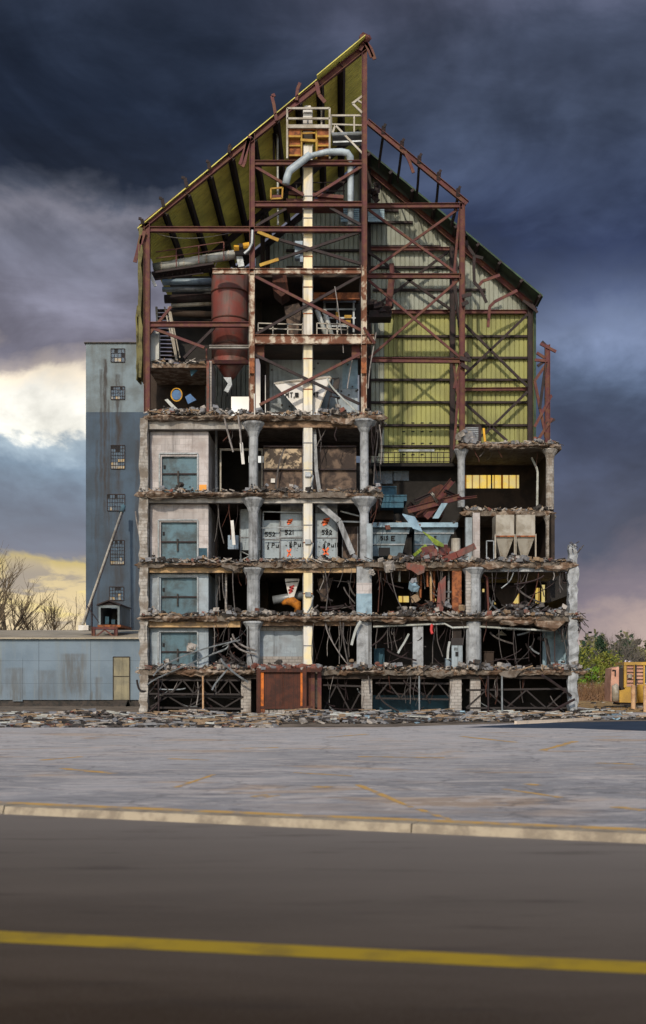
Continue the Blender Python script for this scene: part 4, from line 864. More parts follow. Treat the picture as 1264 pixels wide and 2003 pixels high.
# --- middle frame steel (right side)
beam(904, 396, 904, 868, MP, 'steel_column', w=.4, h=.4); beam(1071, 674, 1071, 866, MP, 'steel_column', w=.36, h=.36, lab='broken column stub at the right')
rafter(718, 237, 914, 398, MP)
for x0, y0, x1, y1, w_ in [(718, 403, 904, 402, .34), (718, 540, 902, 540, .34), (726, 704, 902, 706, .34)]: beam(x0, y0, x1, y1, MP, 'steel_beam', 'steel', w_, .3)
for x0, y0, x1, y1 in [(721, 410, 893, 534), (895, 410, 722, 533), (721, 548, 899, 698), (899, 546, 722, 700), (900, 405, 886, 560), (902, 640, 888, 560), (886, 700, 902, 820), (902, 690, 888, 880), (888, 760, 902, 700)]:
    beam(x0, y0, x1, y1, MP + .12 + random.uniform(0, .12), 'brace', random.choice(['steel', 'dark_steel']), .17, .15, i=False)
for a in [(1046, 704, 1071, 706), (1046, 745, 1069, 712), (1056, 800, 1068, 712), (1046, 745, 1070, 865), (1046, 835, 1078, 775), (1050, 865, 1080, 818), (1057, 672, 1088, 688), (1050, 690, 1066, 700), (1052, 716, 1066, 706), (1060, 668, 1070, 678), (1068, 830, 1085, 820), (1066, 780, 1080, 774)]:
    beam(*a, MP + jag(.1), 'torn_brace', 'steel' if a[0] % 4 else 'dark_steel', .2, .15, i=False)
for a in [(900, 700, 922, 705), (902, 712, 918, 722), (910, 690, 918, 700), (904, 580, 922, 575), (904, 596, 916, 590)]: beam(*a, MP - .3, 'torn_steel', 'dark_steel', .28, .1, i=False)
# --- rear gable: corrugated panels, girts, braces
def corr(X0, X1, z0, ztop, m, name='wall_panel', d=BP, pitch=.37, lab=None):
    mb = MB(); vs = []; n = max(1, round((X1 - X0) / pitch)); xs = []
    for i in range(n): a = X0 + (X1 - X0) * i / n; p_ = (X1 - X0) / n; xs += [(a, 0), (a + p_ * .80, 0), (a + p_ * .86, .09), (a + p_ * .94, .09)]
    xs.append((X1, 0))
    for x, o in xs: zt__ = ztop(x) if callable(ztop) else ztop; vs += [(x, D + d + o, z0), (x, D + d + o, max(zt__, z0 + .01)), (x, D + d + .14, z0), (x, D + d + .14, max(zt__, z0 + .01))]
    k = len(xs); fs = []
    for i in range(k - 1): a = 4 * i; fs += [(a, a + 1, a + 5, a + 4), (a + 2, a + 6, a + 7, a + 3), (a + 1, a + 3, a + 7, a + 5), (a, a + 4, a + 6, a + 2)]
    fs += [(0, 2, 3, 1), (4 * k - 4, 4 * k - 3, 4 * k - 1, 4 * k - 2)]
    mb.add(vs, fs); return part(mb, name, m, lab)
zB = lambda py: P(0, py, BP).z
corr(WX(720), WX(1040), zB(611), lambda x: zr_(x) - .4, 'panel_grey', lab='upper gable cladding, weathered grey green')
corr(WX(752), WX(1044), zB(907), zB(611) - .002, 'panel_yellow', lab='yellow green corrugated cladding')
corr(WX(710), WX(752) - .002, zB(907), zB(611) - .002, 'panel_grey')
corr(WX(500), WX(720) - .002, zB(640), lambda x: zr_(x) - .9, 'panel_grey', lab='shaded gable cladding behind the bucket elevator')
corr(WX(372), WX(500) - .002, zB(775), lambda x: min(zr_(x) - 1, zB(520)), 'panel_dark'); corr(WX(372), WX(452), zB(870), zB(775) - .002, 'panel_dark')
for y, x0, x1 in [(435, 720, 808), (482, 720, 862), (523, 560, 905), (567, 730, 950), (658, 722, 1040), (700, 722, 1040), (743, 722, 1040), (787, 722, 1040), (832, 722, 1040), (873, 722, 1040), (412, 620, 780), (452, 575, 720), (490, 560, 720)]:
    beam(x0, y, x1, y, BP - .18, 'girt', 'dark_steel', .17, .2, i=False)
beam(760, 610, 1036, 610, BP - .35, 'steel_beam', 'steel', .3, .25); beam(720, 487, 884, 487, BP - .4, 'steel_beam', 'steel', .28, .25); beam(888, 762, 1036, 761, BP - .4, 'steel_beam', 'steel', .26, .25)
beam(885, 482, 885, 905, BP - .6, 'steel_column', 'dark_steel', .42, .35); beam(1037, 590, 1037, 865, BP - .6, 'steel_column', 'dark_steel', .4, .35); beam(722, 330, 722, 905, BP - .6, 'steel_column', 'dark_steel', .3, .35)
for x0, y0, x1, y1 in [(898, 624, 1032, 756), (1032, 615, 906, 736), (906, 786, 992, 862), (1032, 766, 945, 852), (721, 493, 880, 604), (877, 492, 735, 600), (945, 850, 920, 870)]:
    beam(x0, y0, x1, y1, BP - .9, 'brace', 'dark_steel', .19, .15, i=False)
# rear right roof strip and its rafter
Xr = WX(1053); mb = MB(); vs = []
for X_ in (Xa, Xr):
    for d_, o in ((14.9, -.05), (BP + .4, -.05), (BP + .4, .1), (14.9, .1)): vs.append((X_, D + d_, zr_(X_) + o))
mb.add(vs, [(0, 4, 5, 1), (1, 5, 6, 2), (2, 6, 7, 3), (3, 7, 4, 0), (0, 1, 2, 3), (4, 7, 6, 5)]); part(mb, 'roof_sheet', 'roof_green')
mb = MB(); mb.ibeam((Xa, D + BP - .5, zr_(Xa) - .65), (Xr - .6, D + BP - .5, zr_(Xr - .6) - .65), .4, .3); part(mb, 'rafter', 'steel')
for f in (.04, .16, .28, .4, .52, .64, .76, .88, .98):
    X_ = Xa + (Xr - Xa) * f; mb = MB(); mb.bar((X_, D + 14.7, zr_(X_) - .25), (X_, D + BP, zr_(X_) - .25), .3, .18, up=(.64, 0, -.77)); part(mb, 'purlin', 'dark_steel')
# purlins bridging from the middle rafter to the rear roof strip
for px, py, sag in [(750, 262, 0), (786, 291, .1), (820, 320, .25), (858, 352, .35), (896, 384, .2)]:
    a = P(px, py, MP); X_ = a.x; b = Vector((X_ + jag(.2), D + 15, zr_(X_) - .3)); c = (a + b) / 2 - Vector((0, 0, sag)); mb = MB(); mb.bar(a, c, .28, .1, up=(1, 0, .3)); mb.bar(c, b, .28, .1, up=(1, 0, .3)); part(mb, 'purlin', 'dark_steel')
    mb = MB(); mb.bar(P(px, py, MP), P(px + 1, py - 16, MP - .2), .3, .12); mb.bar(P(px + 1, py - 14, MP - .2), P(px + 5, py - 20, MP - .25), .18, .1); part(mb, 'purlin_stub', 'dark_steel')
for pts, d_ in [([(792, 296), (802, 318), (809, 338)], MP - .2), ([(910, 462), (914, 480), (928, 500), (927, 520), (928, 552), (940, 565), (952, 592)], 13), ([(978, 538), (944, 550), (934, 562)], 14.5), ([(1012, 568), (968, 590), (958, 600), (955, 640)], 14.5), ([(945, 505), (926, 500)], 14), ([(912, 470), (908, 452)], 13), ([(886, 490), (893, 520), (890, 560), (899, 640)], 14)]:
    mb = MB()
    for a, b in zip(pts, pts[1:]): mb.bar(P(*a, d_), P(*b, d_), .22, .1)
    part(mb, 'hanging_purlin', random.choice(['steel', 'dark_steel']))
for i in range(7): beam(1034 + jag(12), 596 + jag(8), 1042 + jag(14), 604 + jag(10), BP - .8 + jag(.3), 'torn_steel', 'dark_steel', .2, .12, i=False)
mb = MB(); a = P(1046, 596, BP); mb.box((WX(1044), D + BP + .01, zB(868)), (WX(1049), D + BP + 1.5, zB(596))); part(mb, 'side_cladding', 'roof_green')
# handrail along the foot of the yellow wall
mb = MB()
for y in (885, 895, 903): mb.bar(P(735, y, BP - 1.2), P(882, y, BP - 1.2), .05)
for x in range(736, 884, 12): mb.bar(P(x, 884, BP - 1.2), P(x, 905, BP - 1.2), .05)
part(mb, 'handrail', 'dark_steel'); pb(728, 906, 890, 912, BP - 1.5, BP - .05, 'ledge', 'shade_black')
pb(780, 879, 850, 883, BP - 1.4, BP - 1.25, 'lamp_batten', 'galv')
for x in (790, 808, 826, 843):
    for y in (826, 843, 866, 888): pb(x - 3, y, x + 3, y + 2, BP - .04, BP + .0, 'cleat', 'black_paint') if (x < 830 or y < 870) else None

# ================================================================ THINGS STANDING OR HANGING IN THE RUIN
random.seed(29)
GL = {'5': [[(1, 0), (.1, 0), (0, .45), (.7, .4), (.95, .7), (.6, 1), (0, .95)]], '2': [[(0, .2), (.4, 0), (.9, .25), (.5, .65), (0, 1), (1, .95)]], '1': [[(.5, 0), (.5, 1)]],
      '3': [[(.1, .05), (.9, .05), (.4, .4), (.95, .7), (.4, 1), (0, .9)]], 'M': [[(0, 1), (.1, 0), (.5, .6), (.9, 0), (1, 1)]], 'T': [[(0, .05), (1, 0)], [(.5, 0), (.5, 1)]], 'E': [[(1, 0), (0, 0), (0, 1), (1, 1)], [(0, .5), (.8, .5)]],
      'P': [[(0, 1), (.1, 0), (.8, .1), (.8, .45), (.1, .5)]], 'u': [[(0, .4), (.1, .95), (.7, .9), (.8, .4)], [(.8, .4), (.9, 1)]], 'l': [[(.4, 0), (.4, 1)]], '/': [[(.9, 0), (.1, 1)]], '-': [[(0, .5), (.8, .5)]],
      'X': [[(0, .1), (1, .9)], [(1, 0), (.1, 1)]], 'Z': [[(1, 0), (.2, .2), (.9, .35), (0, .6), (.7, .7), (.1, 1)]], ',': [[(.2, .9), (.05, 1.2)]], ' ': []}
def write(txt, px, py, h, d, root, m='black_paint', wd=.058, asp=.62, gap=.28, name='lettering', lab=None):
    x = px; mb = MB()
    for ch in txt:
        w_ = h * asp * (.35 if ch in '1l,' else 1)
        for st in GL[ch]:
            pts = [P(x + u * w_, py + v_ * h, d) for u, v_ in st]
            for a, b in zip(pts, pts[1:]): t = (b - a).normalized() * wd * .3; mb.bar(a - t, b + t, wd, .02)
        x += w_ + h * gap
    o = mb.build(name, m, root)
    if lab: o['label'] = lab
def single(mb, name, m, label, cat, group=None, smooth=False): return tag(mb.build(name, m, smooth=smooth), label, cat, group)
# bucket elevator
r = thing('bucket_elevator', P(602, 1204, .9), 'tall cream bucket elevator leg running up through every floor', 'elevator')
for y0, y1 in [(283, 662), (668, 812), (820, 962), (972, 1099), (1108, 1204), (1222, 1300)]:
    mb = MB(); mb.pbox(594, y0, 611, y1, .32, .95); mb.build('casing', 'cream', r)
    mb = MB(); mb.bar(P(611.5, y0, .6), P(611.5, y1, .6), .08); mb.bar(P(593, y0, .6), P(593, y1, .6), .05); mb.build('edge_strip', 'rubble_grey', r)
for y in [325, 382, 425, 500, 560, 612, 700, 760, 865, 918, 1026, 1060, 1160, 1262]:
    mb = MB(); mb.pbox(593, y, 612, y + 2, .29, .98); mb.build('flange', 'rubble_grey' if y % 4 else 'rust', r)
mb = MB(); mb.pbox(593, 209, 611, 246, .25, 1.); mb.poly([(590, 246), (614, 246), (611, 262), (594, 262)], .2, 1.1); mb.pbox(596, 206, 608, 209.5, .35, .9); mb.build('head', 'white_paint', r)
mb = MB(); mb.bar(P(602, 230, .2), P(602, 246, .2), .08); mb.pbox(594, 219, 610, 221, .2, .25); mb.build('cover_strap', 'rubble_grey', r)
for y in (928, 1060, 1163):
    mb = MB(); mb.pbox(597, y - 5, 608, y + 4, .15, .32); mb.tube([P(606, y, .2), P(613, y + 3, .2), P(609, y + 22, .25), P(601, y + 36, .28)], .05, 5); mb.build('junction_box', 'galv', r)
# head platform
r = thing('head_platform', P(602, 310, 1.2), 'yellow and rust railed platform round the head of the bucket elevator', 'platform')
mb = MB()
for x in (562, 645): 
    mb.bar(P(x, 212, -.1), P(x, 310, -.1), .12)
for y in (212, 232, 248): mb.bar(P(562, y, -.1), P(645, y, -.1), .12 if y < 240 else .22)
for x in (562, 645):
    for y in (212, 232): mb.bar(P(x, y, -.1), P(x, y, 1.8), .1)
mb.bar(P(629, 212, 1.8), P(629, 248, 1.8), .1); mb.bar(P(562, 212, 1.8), P(645, 212, 1.8), .1); mb.build('railing', 'hopper_cream', r)
mb = MB(); mb.pbox(562, 250, 645, 253, -.05, 1.9); mb.build('deck', 'rust', r)
for x0, x1 in ((564, 588), (621, 644)):
    mb = MB(); mb.pbox(x0, 253, x1, 264, 0, 1.2); mb.pbox(x0, 269, x1, 304, .3, 1.2); o = mb.build('side_box', 'rust', r)
    mb = MB(); mb.pbox(x0, 264, x1, 268, -.05, 1.2); mb.bar(P(x0, 285, .2), P(x1, 285, .2), .1); mb.bar(P(x0, 304, .2), P(x1, 304, .2), .1); mb.bar(P(x0, 264, .2), P(x0, 304, .2), .08); mb.build('yellow_rail', 'cage_yellow', r)
mb = MB()
for x in (590, 619): mb.bar(P(x, 253, .1), P(x, 312, .1), .1)
mb.bar(P(590, 261, .1), P(619, 260, .1), .1); mb.bar(P(588, 274, .1), P(619, 276, .1), .16); mb.build('hanger', 'cage_yellow', r)
r = thing('side_catwalk', P(678, 278, .8), 'pale railed catwalk from the head platform to the tall column', 'catwalk')
mb = MB()
for y, w_ in ((226, .11), (243, .09)): mb.bar(P(648, y, .2), P(708, y if y < 230 else y + 2, .2), w_)
for x in (648, 693): mb.bar(P(x, 226, .2), P(x, 262, .2), .1)
mb.bar(P(656, 245, .2), P(709, 300, .2), .12); mb.bar(P(656, 245, .2), P(650, 262, .2), .12); mb.build('railing', 'hopper_cream', r)
mb = MB(); mb.tube([P(649, 263, .2), P(709, 261, .2)], .13, 8); mb.bar(P(652, 278, .3), P(709, 276, .3), .1); mb.pbox(650, 262, 709, 264, .3, 1.8); mb.build('deck', 'galv', r)
mb = MB(); mb.bar(P(709, 188, 0), P(689, 203, 0), .13); mb.bar(P(690, 203, 0), P(709, 221, 0), .13); mb.bar(P(701, 197, 0), P(709, 202, 0), .1); single(mb, 'angle_bracket', 'hopper_cream', 'bent pale angle bracket high up on the tall column under the roof peak', 'bracket')
# vertical light pipes and ladder by the left
for x, y0, y1, lb in [(535, 258, 312, 'thin dark pipe hanging just below the roof left of the head platform'), (543, 262, 440, 'thin pale pipe dropping through the yellow cage')]:
    mb = MB(); mb.tube([P(x, y0, 2), P(x + 1, y1, 2)], .07, 6); single(mb, 'pipe', 'pipe_pale' if x == 543 else 'dark_steel', lb, 'pipe')
r = thing('yellow_cage', P(543, 388, 1), 'small yellow tubular cage hanging from the roof frame', 'cage')
mb = MB()
for d_ in (.3, 1.3):
    for a, b in (((530, 369), (553, 367)), ((553, 367), (552, 388)), ((552, 388), (530, 389)), ((530, 389), (530, 369))): mb.bar(P(*a, d_), P(*b, d_), .1)
for a in ((530, 369), (553, 367), (552, 388), (530, 389)): mb.bar(P(*a, .3), P(*a, 1.3), .08)
mb.build('frame', 'cage_yellow', r); mb = MB(); mb.pbox(530, 381, 552, 386, .4, 1.2); mb.build('floor', 'steel', r)
# broken white duct
mb = MB(); mb.tube([P(559, 360, -.5), P(562, 346, -.5), P(566, 334, -.5), P(600, 308, -.4), P(607, 303, -.4)], [.24, .24, .25, .23, .25], 12); r = single(mb, 'broken_duct', 'duct', 'pale blue bent duct with open end lying across the upper beam', 'duct', smooth=True)
mb = MB(); mb.tube([P(608, 304, -.4), P(640, 297, -.3), P(668, 297, -.2), P(680, 299, -.1), P(685, 307, 0), P(686, 325, .3), P(686, 395, .4), P(686, 440, .4)], [.15, .2, .22, .22, .24, .22, .2, .2], 12); single(mb, 'curved_duct', 'duct', 'pale curved duct turning down beside the tall column', 'duct', smooth=True)
r = thing('upper_catwalk', P(620, 392, 1.2), 'dark red steel catwalk above the fourth steel beam', 'catwalk')
mb = MB(); mb.bar(P(565, 378, .5), P(672, 386, .5), .22); mb.pbox(560, 388, 672, 398, .6, 2.2); mb.build('deck', 'steel', r)
mb = MB()
for y in (357, 374): mb.bar(P(575, y + 1, 2.), P(675, y - 1, 2.), .06)
for x in (580, 605, 636, 672): mb.bar(P(x, 357, 2), P(x, 388, 2), .07)
mb.build('railing', 'dark_steel', r)
mb = MB(); mb.pbox(577, 471, 592, 505, .35, .9); mb.pbox(587, 490, 593, 512, .2, .6); single(mb, 'electrical_box', 'pipe_blue', 'blue electrical box fixed beside the bucket elevator under the roof', 'box')
for x0, y0, x1, y1, lb in [(667, 404, 708, 432, 'pale louvre sheet under the fourth beam, left of the tall column'), (720, 408, 752, 432, 'pale louvre sheet under the fourth beam, right of the tall column')]:
    mb = MB()
    for i in range(7): yy = y0 + (y1 - y0) * i / 7; mb.pbox(x0, yy, x1, yy + 3, BP - 1.5 + (i % 2) * .04, BP - 1.3)
    mb.bar(P(x0, y1, BP - 1.5), P(x1, y1, BP - 1.5), .15); single(mb, 'louvre_panel', 'light_blue', lb, 'louvre')
# big white sloping pipe + motor + walkway
r = thing('sloping_conveyor', P(380, 535, 2.2), 'fat white sloping conveyor pipe under the left roof slope with a walkway', 'conveyor')
mb = MB(); mb.tube([P(300, 524, 2.2), P(464, 497, 2.2)], .3, 16); mb.build('pipe', 'pipe_pale', r, smooth=True)
mb = MB()
for f in (.1, .37, .64, .9): a = P(300 + 164 * f, 524 - 27 * f, 2.2); mb.tube([a - Vector((.05, 0, 0)), a + Vector((.05, 0, 0))], .33, 16)
mb.build('collar', 'hopper_cream', r)
mb = MB()
for x, y in ((345, 497), (389, 490), (438, 484)): mb.bar(P(x, y - 10, 1.5), P(x, y + 25, 1.5), .07)
mb.bar(P(305, 493, 1.5), P(438, 473, 1.5), .06); mb.bar(P(305, 505, 1.5), P(438, 488, 1.5), .05); mb.build('railing', 'steel', r)
mb = MB(); mb.bar(P(300, 540, 1.6), P(420, 522, 1.6), .12, 1.4); 
for x in range(310, 420, 9): mb.bar(P(x, 542 - (x - 310) * .15, 1.4), P(x + 6, 530 - (x - 310) * .15, 1.4), .06)
mb.bar(P(304, 546, 1.4), P(398, 534, 1.4), .08); mb.build('walkway', 'dark_steel', r)
r = thing('drive_motor', P(472, 500, 1.8), 'yellow and black drive motor at the top of the white conveyor pipe', 'motor')
mb = MB(); mb.tube([P(458, 486, 1.6), P(468, 486, 1.6)], .22, 10); mb.tube([P(476, 482, 1.6), P(488, 480, 1.6)], .22, 10); mb.build('housing', 'yellow_paint', r)
mb = MB(); mb.pbox(460, 488, 488, 498, 1.5, 2.4); mb.tube([P(466, 484, 1.7), P(478, 484, 1.7)], .26, 10); mb.build('gearbox', 'machine_dark', r)
mb = MB(); mb.poly([(462, 500), (474, 498), (478, 520), (466, 522)], 1.7, 2.3); mb.build('chute', 'galv', r)
mb = MB(); mb.tube([P(478, 496, -.3), P(487, 488, -.3), P(493, 476, -.3), P(494, 450, -.3)], .1, 6); single(mb, 'bent_pipe', 'galv', 'short bent galvanised pipe against the left steel column near the motor', 'pipe')
# dark pipes behind the tank
for i, (x0, y0, x1, y1, rr, m_, lb) in enumerate([(318, 552, 416, 550, .22, 'pipe_blue', 'upper blue horizontal pipe left of the red tank'), (318, 566, 416, 566, .18, 'galv', 'lower grey horizontal pipe left of the red tank'), (335, 598, 414, 594, .14, 'hopper_cream', 'pale horizontal pipe left of the red tank, third down'), (322, 585, 416, 583, .3, 'dark_steel', 'dark duct between the pipes left of the red tank'),
        (330, 612, 414, 616, .25, 'shade_brown', 'dark brown duct low beside the red tank')]):
    mb = MB(); mb.tube([P(x0, y0, 4), P(x1, y1, 4)], rr, 10); single(mb, 'pipe', m_, lb, 'pipe', smooth=True)
pb(336, 540, 416, 706, 6, 6.2, 'partition', 'shade_black')
pb(500, 572, 512, 664, 7, 7.2, 'partition', 'shade_brown'); pb(612, 572, 704, 585, 4, 4.3, 'duct_shelf', 'rust')
# red tank
r = thing('red_tank', P(449, 740, 3), 'large rusty dark red cylindrical tank hung inside the left steel bay', 'tank')
c = P(449.5, 704, 2.2); mb = MB(); hh = (704 - 537) * S * 1.03; mb.lathe((c.x, c.y, c.z), [(1.2, 0), (1.2, hh)], 32); mb.build('shell', 'tank_red', r, smooth=True)
for y in (576, 630, 681): mb = MB(); z = P(0, y, 2.2).z - c.z; mb.lathe((c.x, c.y, c.z + z), [(1.205, 0), (1.26, .03), (1.26, .09), (1.205, .12)], 32); mb.build('hoop', 'rust_dark', r)
mb = MB(); mb.lathe((c.x, c.y, c.z - 1.25), [(.3, 0), (1.19, 1.249)], 28); mb.build('cone', 'tank_red', r, smooth=True)
mb = MB(); mb.pbox(404, 704, 492, 711, 1., 1.35); mb.bar(P(404, 706, 1.1), P(404, 682, 1.1), .1); mb.build('support', 'steel', r)
mb = MB(); mb.poly([(437, 738), (452, 738), (454, 752), (446, 768), (438, 764), (446, 750)], 1.6, 2); single(mb, 'torn_chute', 'galv', 'torn grey chute hanging below the red tank', 'chute')
# stair
r = thing('steel_stair', P(325, 706, 3), 'steep dark steel stair against the sky left of the red tank', 'stair')
mb = MB()
for a, b in (((312, 706), (306, 600)), ((346, 706), (330, 600))): mb.bar(P(*a, 3), P(*b, 3), .14)
mb.build('stringer', 'hopper_cream', r); mb = MB()
for i in range(14): y = 703 - i * 7.6; f = i * 7.6 / 106; mb.pbox(312 - 6 * f, y, 346 - 16 * f, y + 2.2, 3, 3.5)
mb.build('tread', 'dark_steel', r)
mb = MB(); mb.bar(P(345, 704, 2.9), P(322, 600, 2.9), .09); mb.bar(P(352, 700, 2.9), P(334, 610, 2.9), .08); mb.build('handrail', 'hopper_cream', r)
mb = MB(); mb.poly([(291, 645), (311, 650), (311, 702), (291, 708)], .9, 1.5); single(mb, 'metal_cabinet', 'pipe_pale', 'white metal cabinet behind the left corner column', 'cabinet')
mb = MB(); mb.bar(P(292, 530, 1), P(304, 560, 1), .2, .06); single(mb, 'loose_strip', 'white_paint', 'narrow white strip leaning at the foot of the conveyor pipe', 'panel')
# things on the fifth slab
r = thing('blue_reel', P(346, 788, 1.5), 'round blue reel with yellow rim in the rubble of the top left room', 'reel')
c = P(346, 773, 1.5); mb = MB(); mb.tube([c + Vector((0, -.1, 0)), c + Vector((0, .15, 0))], .33, 20); mb.build('disc', 'blue_plastic', r)
mb = MB(); mb.tube([c + Vector((math.cos(a) * .36, -.12, math.sin(a) * .42)) for a in [i * math.pi / 10 for i in range(21)]], .04, 5); mb.build('ring', 'yellow_paint', r)
for pts, m_, lb in [([(362, 776), (372, 770), (384, 782), (368, 790)], 'blue_plastic', 'crumpled blue plastic beside the blue reel'), ([(322, 782), (328, 780), (350, 802), (344, 806)], 'pipe_pale', 'pale plank leaning out of the rubble below the blue reel'), ([(370, 712), (388, 706), (388, 722), (374, 736)], 'teal', 'torn blue sheet hanging under the broken upper slab'),
        ([(664, 738), (662, 760), (650, 764), (654, 740)], 'rubble_dark', 'dark bent chair frame beside the white hopper')]:
    mb = MB(); mb.poly(pts, .8, .95); single(mb, 'torn_sheet' if 'chair' not in lb else 'bent_rack', m_, lb, 'scrap')
mb = MB(); mb.pbox(494, 770, 500, 808, .5, .8); single(mb, 'red_hose_reel', 'bright_red', 'bright red fire fitting at the foot of the left steel column', 'fitting')
# white hopper
r = thing('white_hopper', P(596, 809, 2), 'white upside down pyramid hopper marked MT behind the bucket elevator', 'hopper')
mb = MB(); d0, d1 = 1.2, 3.6; tl, tr_, bl, br_ = (536, 750), (648, 738), (588, 808), (621, 808)
v0 = [P(*tl, d0), P(*tr_, d0), P(tr_[0] - 6, tr_[1] - 6, d1), P(tl[0] + 6, tl[1] - 4, d1), P(*bl, d0 + .02), P(*br_, d0 + .02), P(*br_, d1 - .8), P(*bl, d1 - .8)]
mb.add(v0, [(0, 1, 5, 4), (1, 2, 6, 5), (2, 3, 7, 6), (3, 0, 4, 7), (4, 5, 6, 7), (0, 3, 2, 1)]); mb.build('shell', 'clean_white', r)
mb = MB(); mb.bar(v0[0], v0[1], .1); mb.bar(v0[1], v0[5], .08); mb.build('rim', 'hopper_cream', r)
write('MT,', 559, 768, 9, 1.17, r, wd=.06); write('MT', 611, 768, 8, 1.15, r, wd=.07)
mb = MB(); mb.pbox(577, 768, 584, 776, 1.1, 1.2); mb.build('inlet', 'black_paint', r)
mb = MB()
for a, b in (((648, 740), (648, 775)), ((664, 742), (660, 775)), ((648, 740), (664, 742)), ((650, 755), (662, 757)), ((645, 775), (662, 778)), ((646, 775), (640, 805)), ((660, 778), (664, 806))): mb.bar(P(*a, 1.6), P(*b, 1.6), .07)
single(mb, 'bent_rack', 'dark_steel', 'bent open steel frame standing right of the white hopper', 'frame')
mb = MB(); mb.tube([P(620, 606, 3), P(640, 662, 3)], .17, 8); r_ = single(mb, 'spout', 'pipe_pale', 'left of two pale spouts slanting behind the cream elevator leg', 'pipe', smooth=True)
mb = MB(); mb.tube([P(634, 606, 3.3), P(650, 660, 3.3)], .17, 8); single(mb, 'spout', 'pipe_pale', 'right of two pale spouts slanting behind the cream elevator leg', 'pipe', smooth=True)
mb = MB(); mb.poly([(556, 600), (584, 592), (590, 604), (582, 660), (566, 660)], 2, 3.2); single(mb, 'spout_hood', 'mottled', 'scorched pale hood left of the elevator leg above the white beam', 'hood')
mb = MB(); mb.poly([(532, 536), (560, 536), (565, 570), (550, 580), (534, 566)], 1, 2.8); single(mb, 'rusty_hood', 'rust_dark', 'dark rusty hood hanging under the peeling upper beam', 'hood')
for x0, x1, lb in [(505, 592, 'white guard rail left of the elevator leg on the white beam'), (620, 680, 'white guard rail right of the elevator leg on the white beam')]:
    mb = MB(); d_ = .7
    for y in (632, 642): mb.bar(P(x0, y, d_), P(x1, y + 3, d_), .07)
    n = 4
    for i in range(n): x = x0 + (x1 - x0) * i / (n - 1); mb.bar(P(x, 632, d_), P(x, 656, d_), .07)
    single(mb, 'guard_rail', 'hopper_cream', lb, 'railing')
r = thing('control_rack', P(665, 655, 5), 'dark rack with small yellow panels behind the upper right of the elevator leg', 'rack')
mb = MB()
for x in (635, 660, 692): mb.bar(P(x, 585, 5), P(x, 650, 5), .12)
for y in (590, 605, 622, 638): mb.bar(P(632, y, 5), P(696, y, 5), .1)
mb.build('frame', 'galv', r)
for x0, y0, x1, y1 in [(657, 610, 663, 620), (674, 616, 688, 622), (676, 626, 686, 632)]: mb = MB(); mb.pbox(x0, y0, x1, y1, 4.9, 5); mb.build('panel', 'cage_yellow', r)
mb = MB()
for i in range(16): mb.chunk(P(random.uniform(722, 764), random.uniform(585, 612), 14 + jag(.8)), random.uniform(.3, .9))
mb.pbox(722, 606, 766, 620, 13.5, 15); tag(mb.build('machinery_wreck', 'dark_steel'), 'dark mangled machinery right of the tall column at mid height', 'wreckage', kind='stuff')
mb = MB(); mb.bar(P(766, 516, 14), P(768, 545, 14), .35, .3); mb.bar(P(766, 548, 14), P(760, 600, 14), .5, .4); single(mb, 'steel_post', 'steel', 'short dark red post standing in front of the grey gable cladding', 'post')
mb = MB()
for i in range(9): mb.chunk(P(random.uniform(722, 742), random.uniform(360, 396), 15 + jag(.4)), .5)
tag(mb.build('tangled_vent', 'dark_steel'), 'tangled dark vent parts in the top corner of the grey gable', 'wreckage', kind='stuff')

# --- storey with the numbered bins
def bin_(x0, y0, x1, y1, d, label, m='bin_grey', bands=(), depth=2.5, name='storage_bin'):
    r = thing(name, P((x0 + x1) / 2, y1, d), label, 'bin'); mb = MB(); mb.pbox(x0, y0, x1, y1, d, d + depth); mb.build('shell', m, r)
    for y in bands: mb = MB(); mb.pbox(x0 - 1, y, x1 + 1, y + 2, d - .05, d); mb.build('band', 'rubble_grey', r)
    mb = MB(); mb.bar(P(x0, y0, d - .02), P(x0, y1, d - .02), .05); mb.bar(P(x1, y0, d - .02), P(x1, y1, d - .02), .05); mb.build('edge_strip', 'rubble_grey', r); return r
r = bin_(470, 996, 510, 1076, 2.6, 'plain pale grey bin half hidden by the mushroom column', bands=(1050,))
mb = MB()
for x in (471, 508): mb.bar(P(x, 1076, 2.7), P(x, 1096, 2.7), .1)
mb.bar(P(471, 1078, 2.6), P(508, 1096, 2.6), .06); mb.bar(P(508, 1078, 2.6), P(471, 1096, 2.6), .06); mb.build('leg', 'galv', r)
def splat(root, d, spots, m='black_paint', name='paint_splash'):
    mb = MB()
    for x0, y0, x1, y1, n, s_ in spots:
        for _ in range(n):
            x, y = random.gauss((x0 + x1) / 2, (x1 - x0) / 4), random.gauss((y0 + y1) / 2, (y1 - y0) / 4); k = s_ * random.uniform(.4, 1.3); a0 = random.random()
            mb.poly([(x + k * math.cos(a0 + i * 1.257), y + k * math.sin(a0 + i * 1.257) * random.uniform(.6, 1.2)) for i in range(5)], d, d + .02)
    mb.build(name, m, root)
r = bin_(513, 1018, 547, 1092, 2., 'shorter grey storage bin with 552 painted on it', bands=(1054,))
write('552', 519, 1041, 8, 1.96, r); write('1', 525, 1061, 4, 1.96, r, wd=.05); write('-', 523, 1064, 5, 1.96, r, wd=.05); write('2', 523, 1069, 5, 1.96, r, wd=.05); write('Pull', 532, 1062, 9, 1.96, r, wd=.05)
r = bin_(549, 1004, 593, 1092, 1.8, 'tall grey storage bin with 521 painted on it, left of the elevator leg', bands=(1029, 1051))
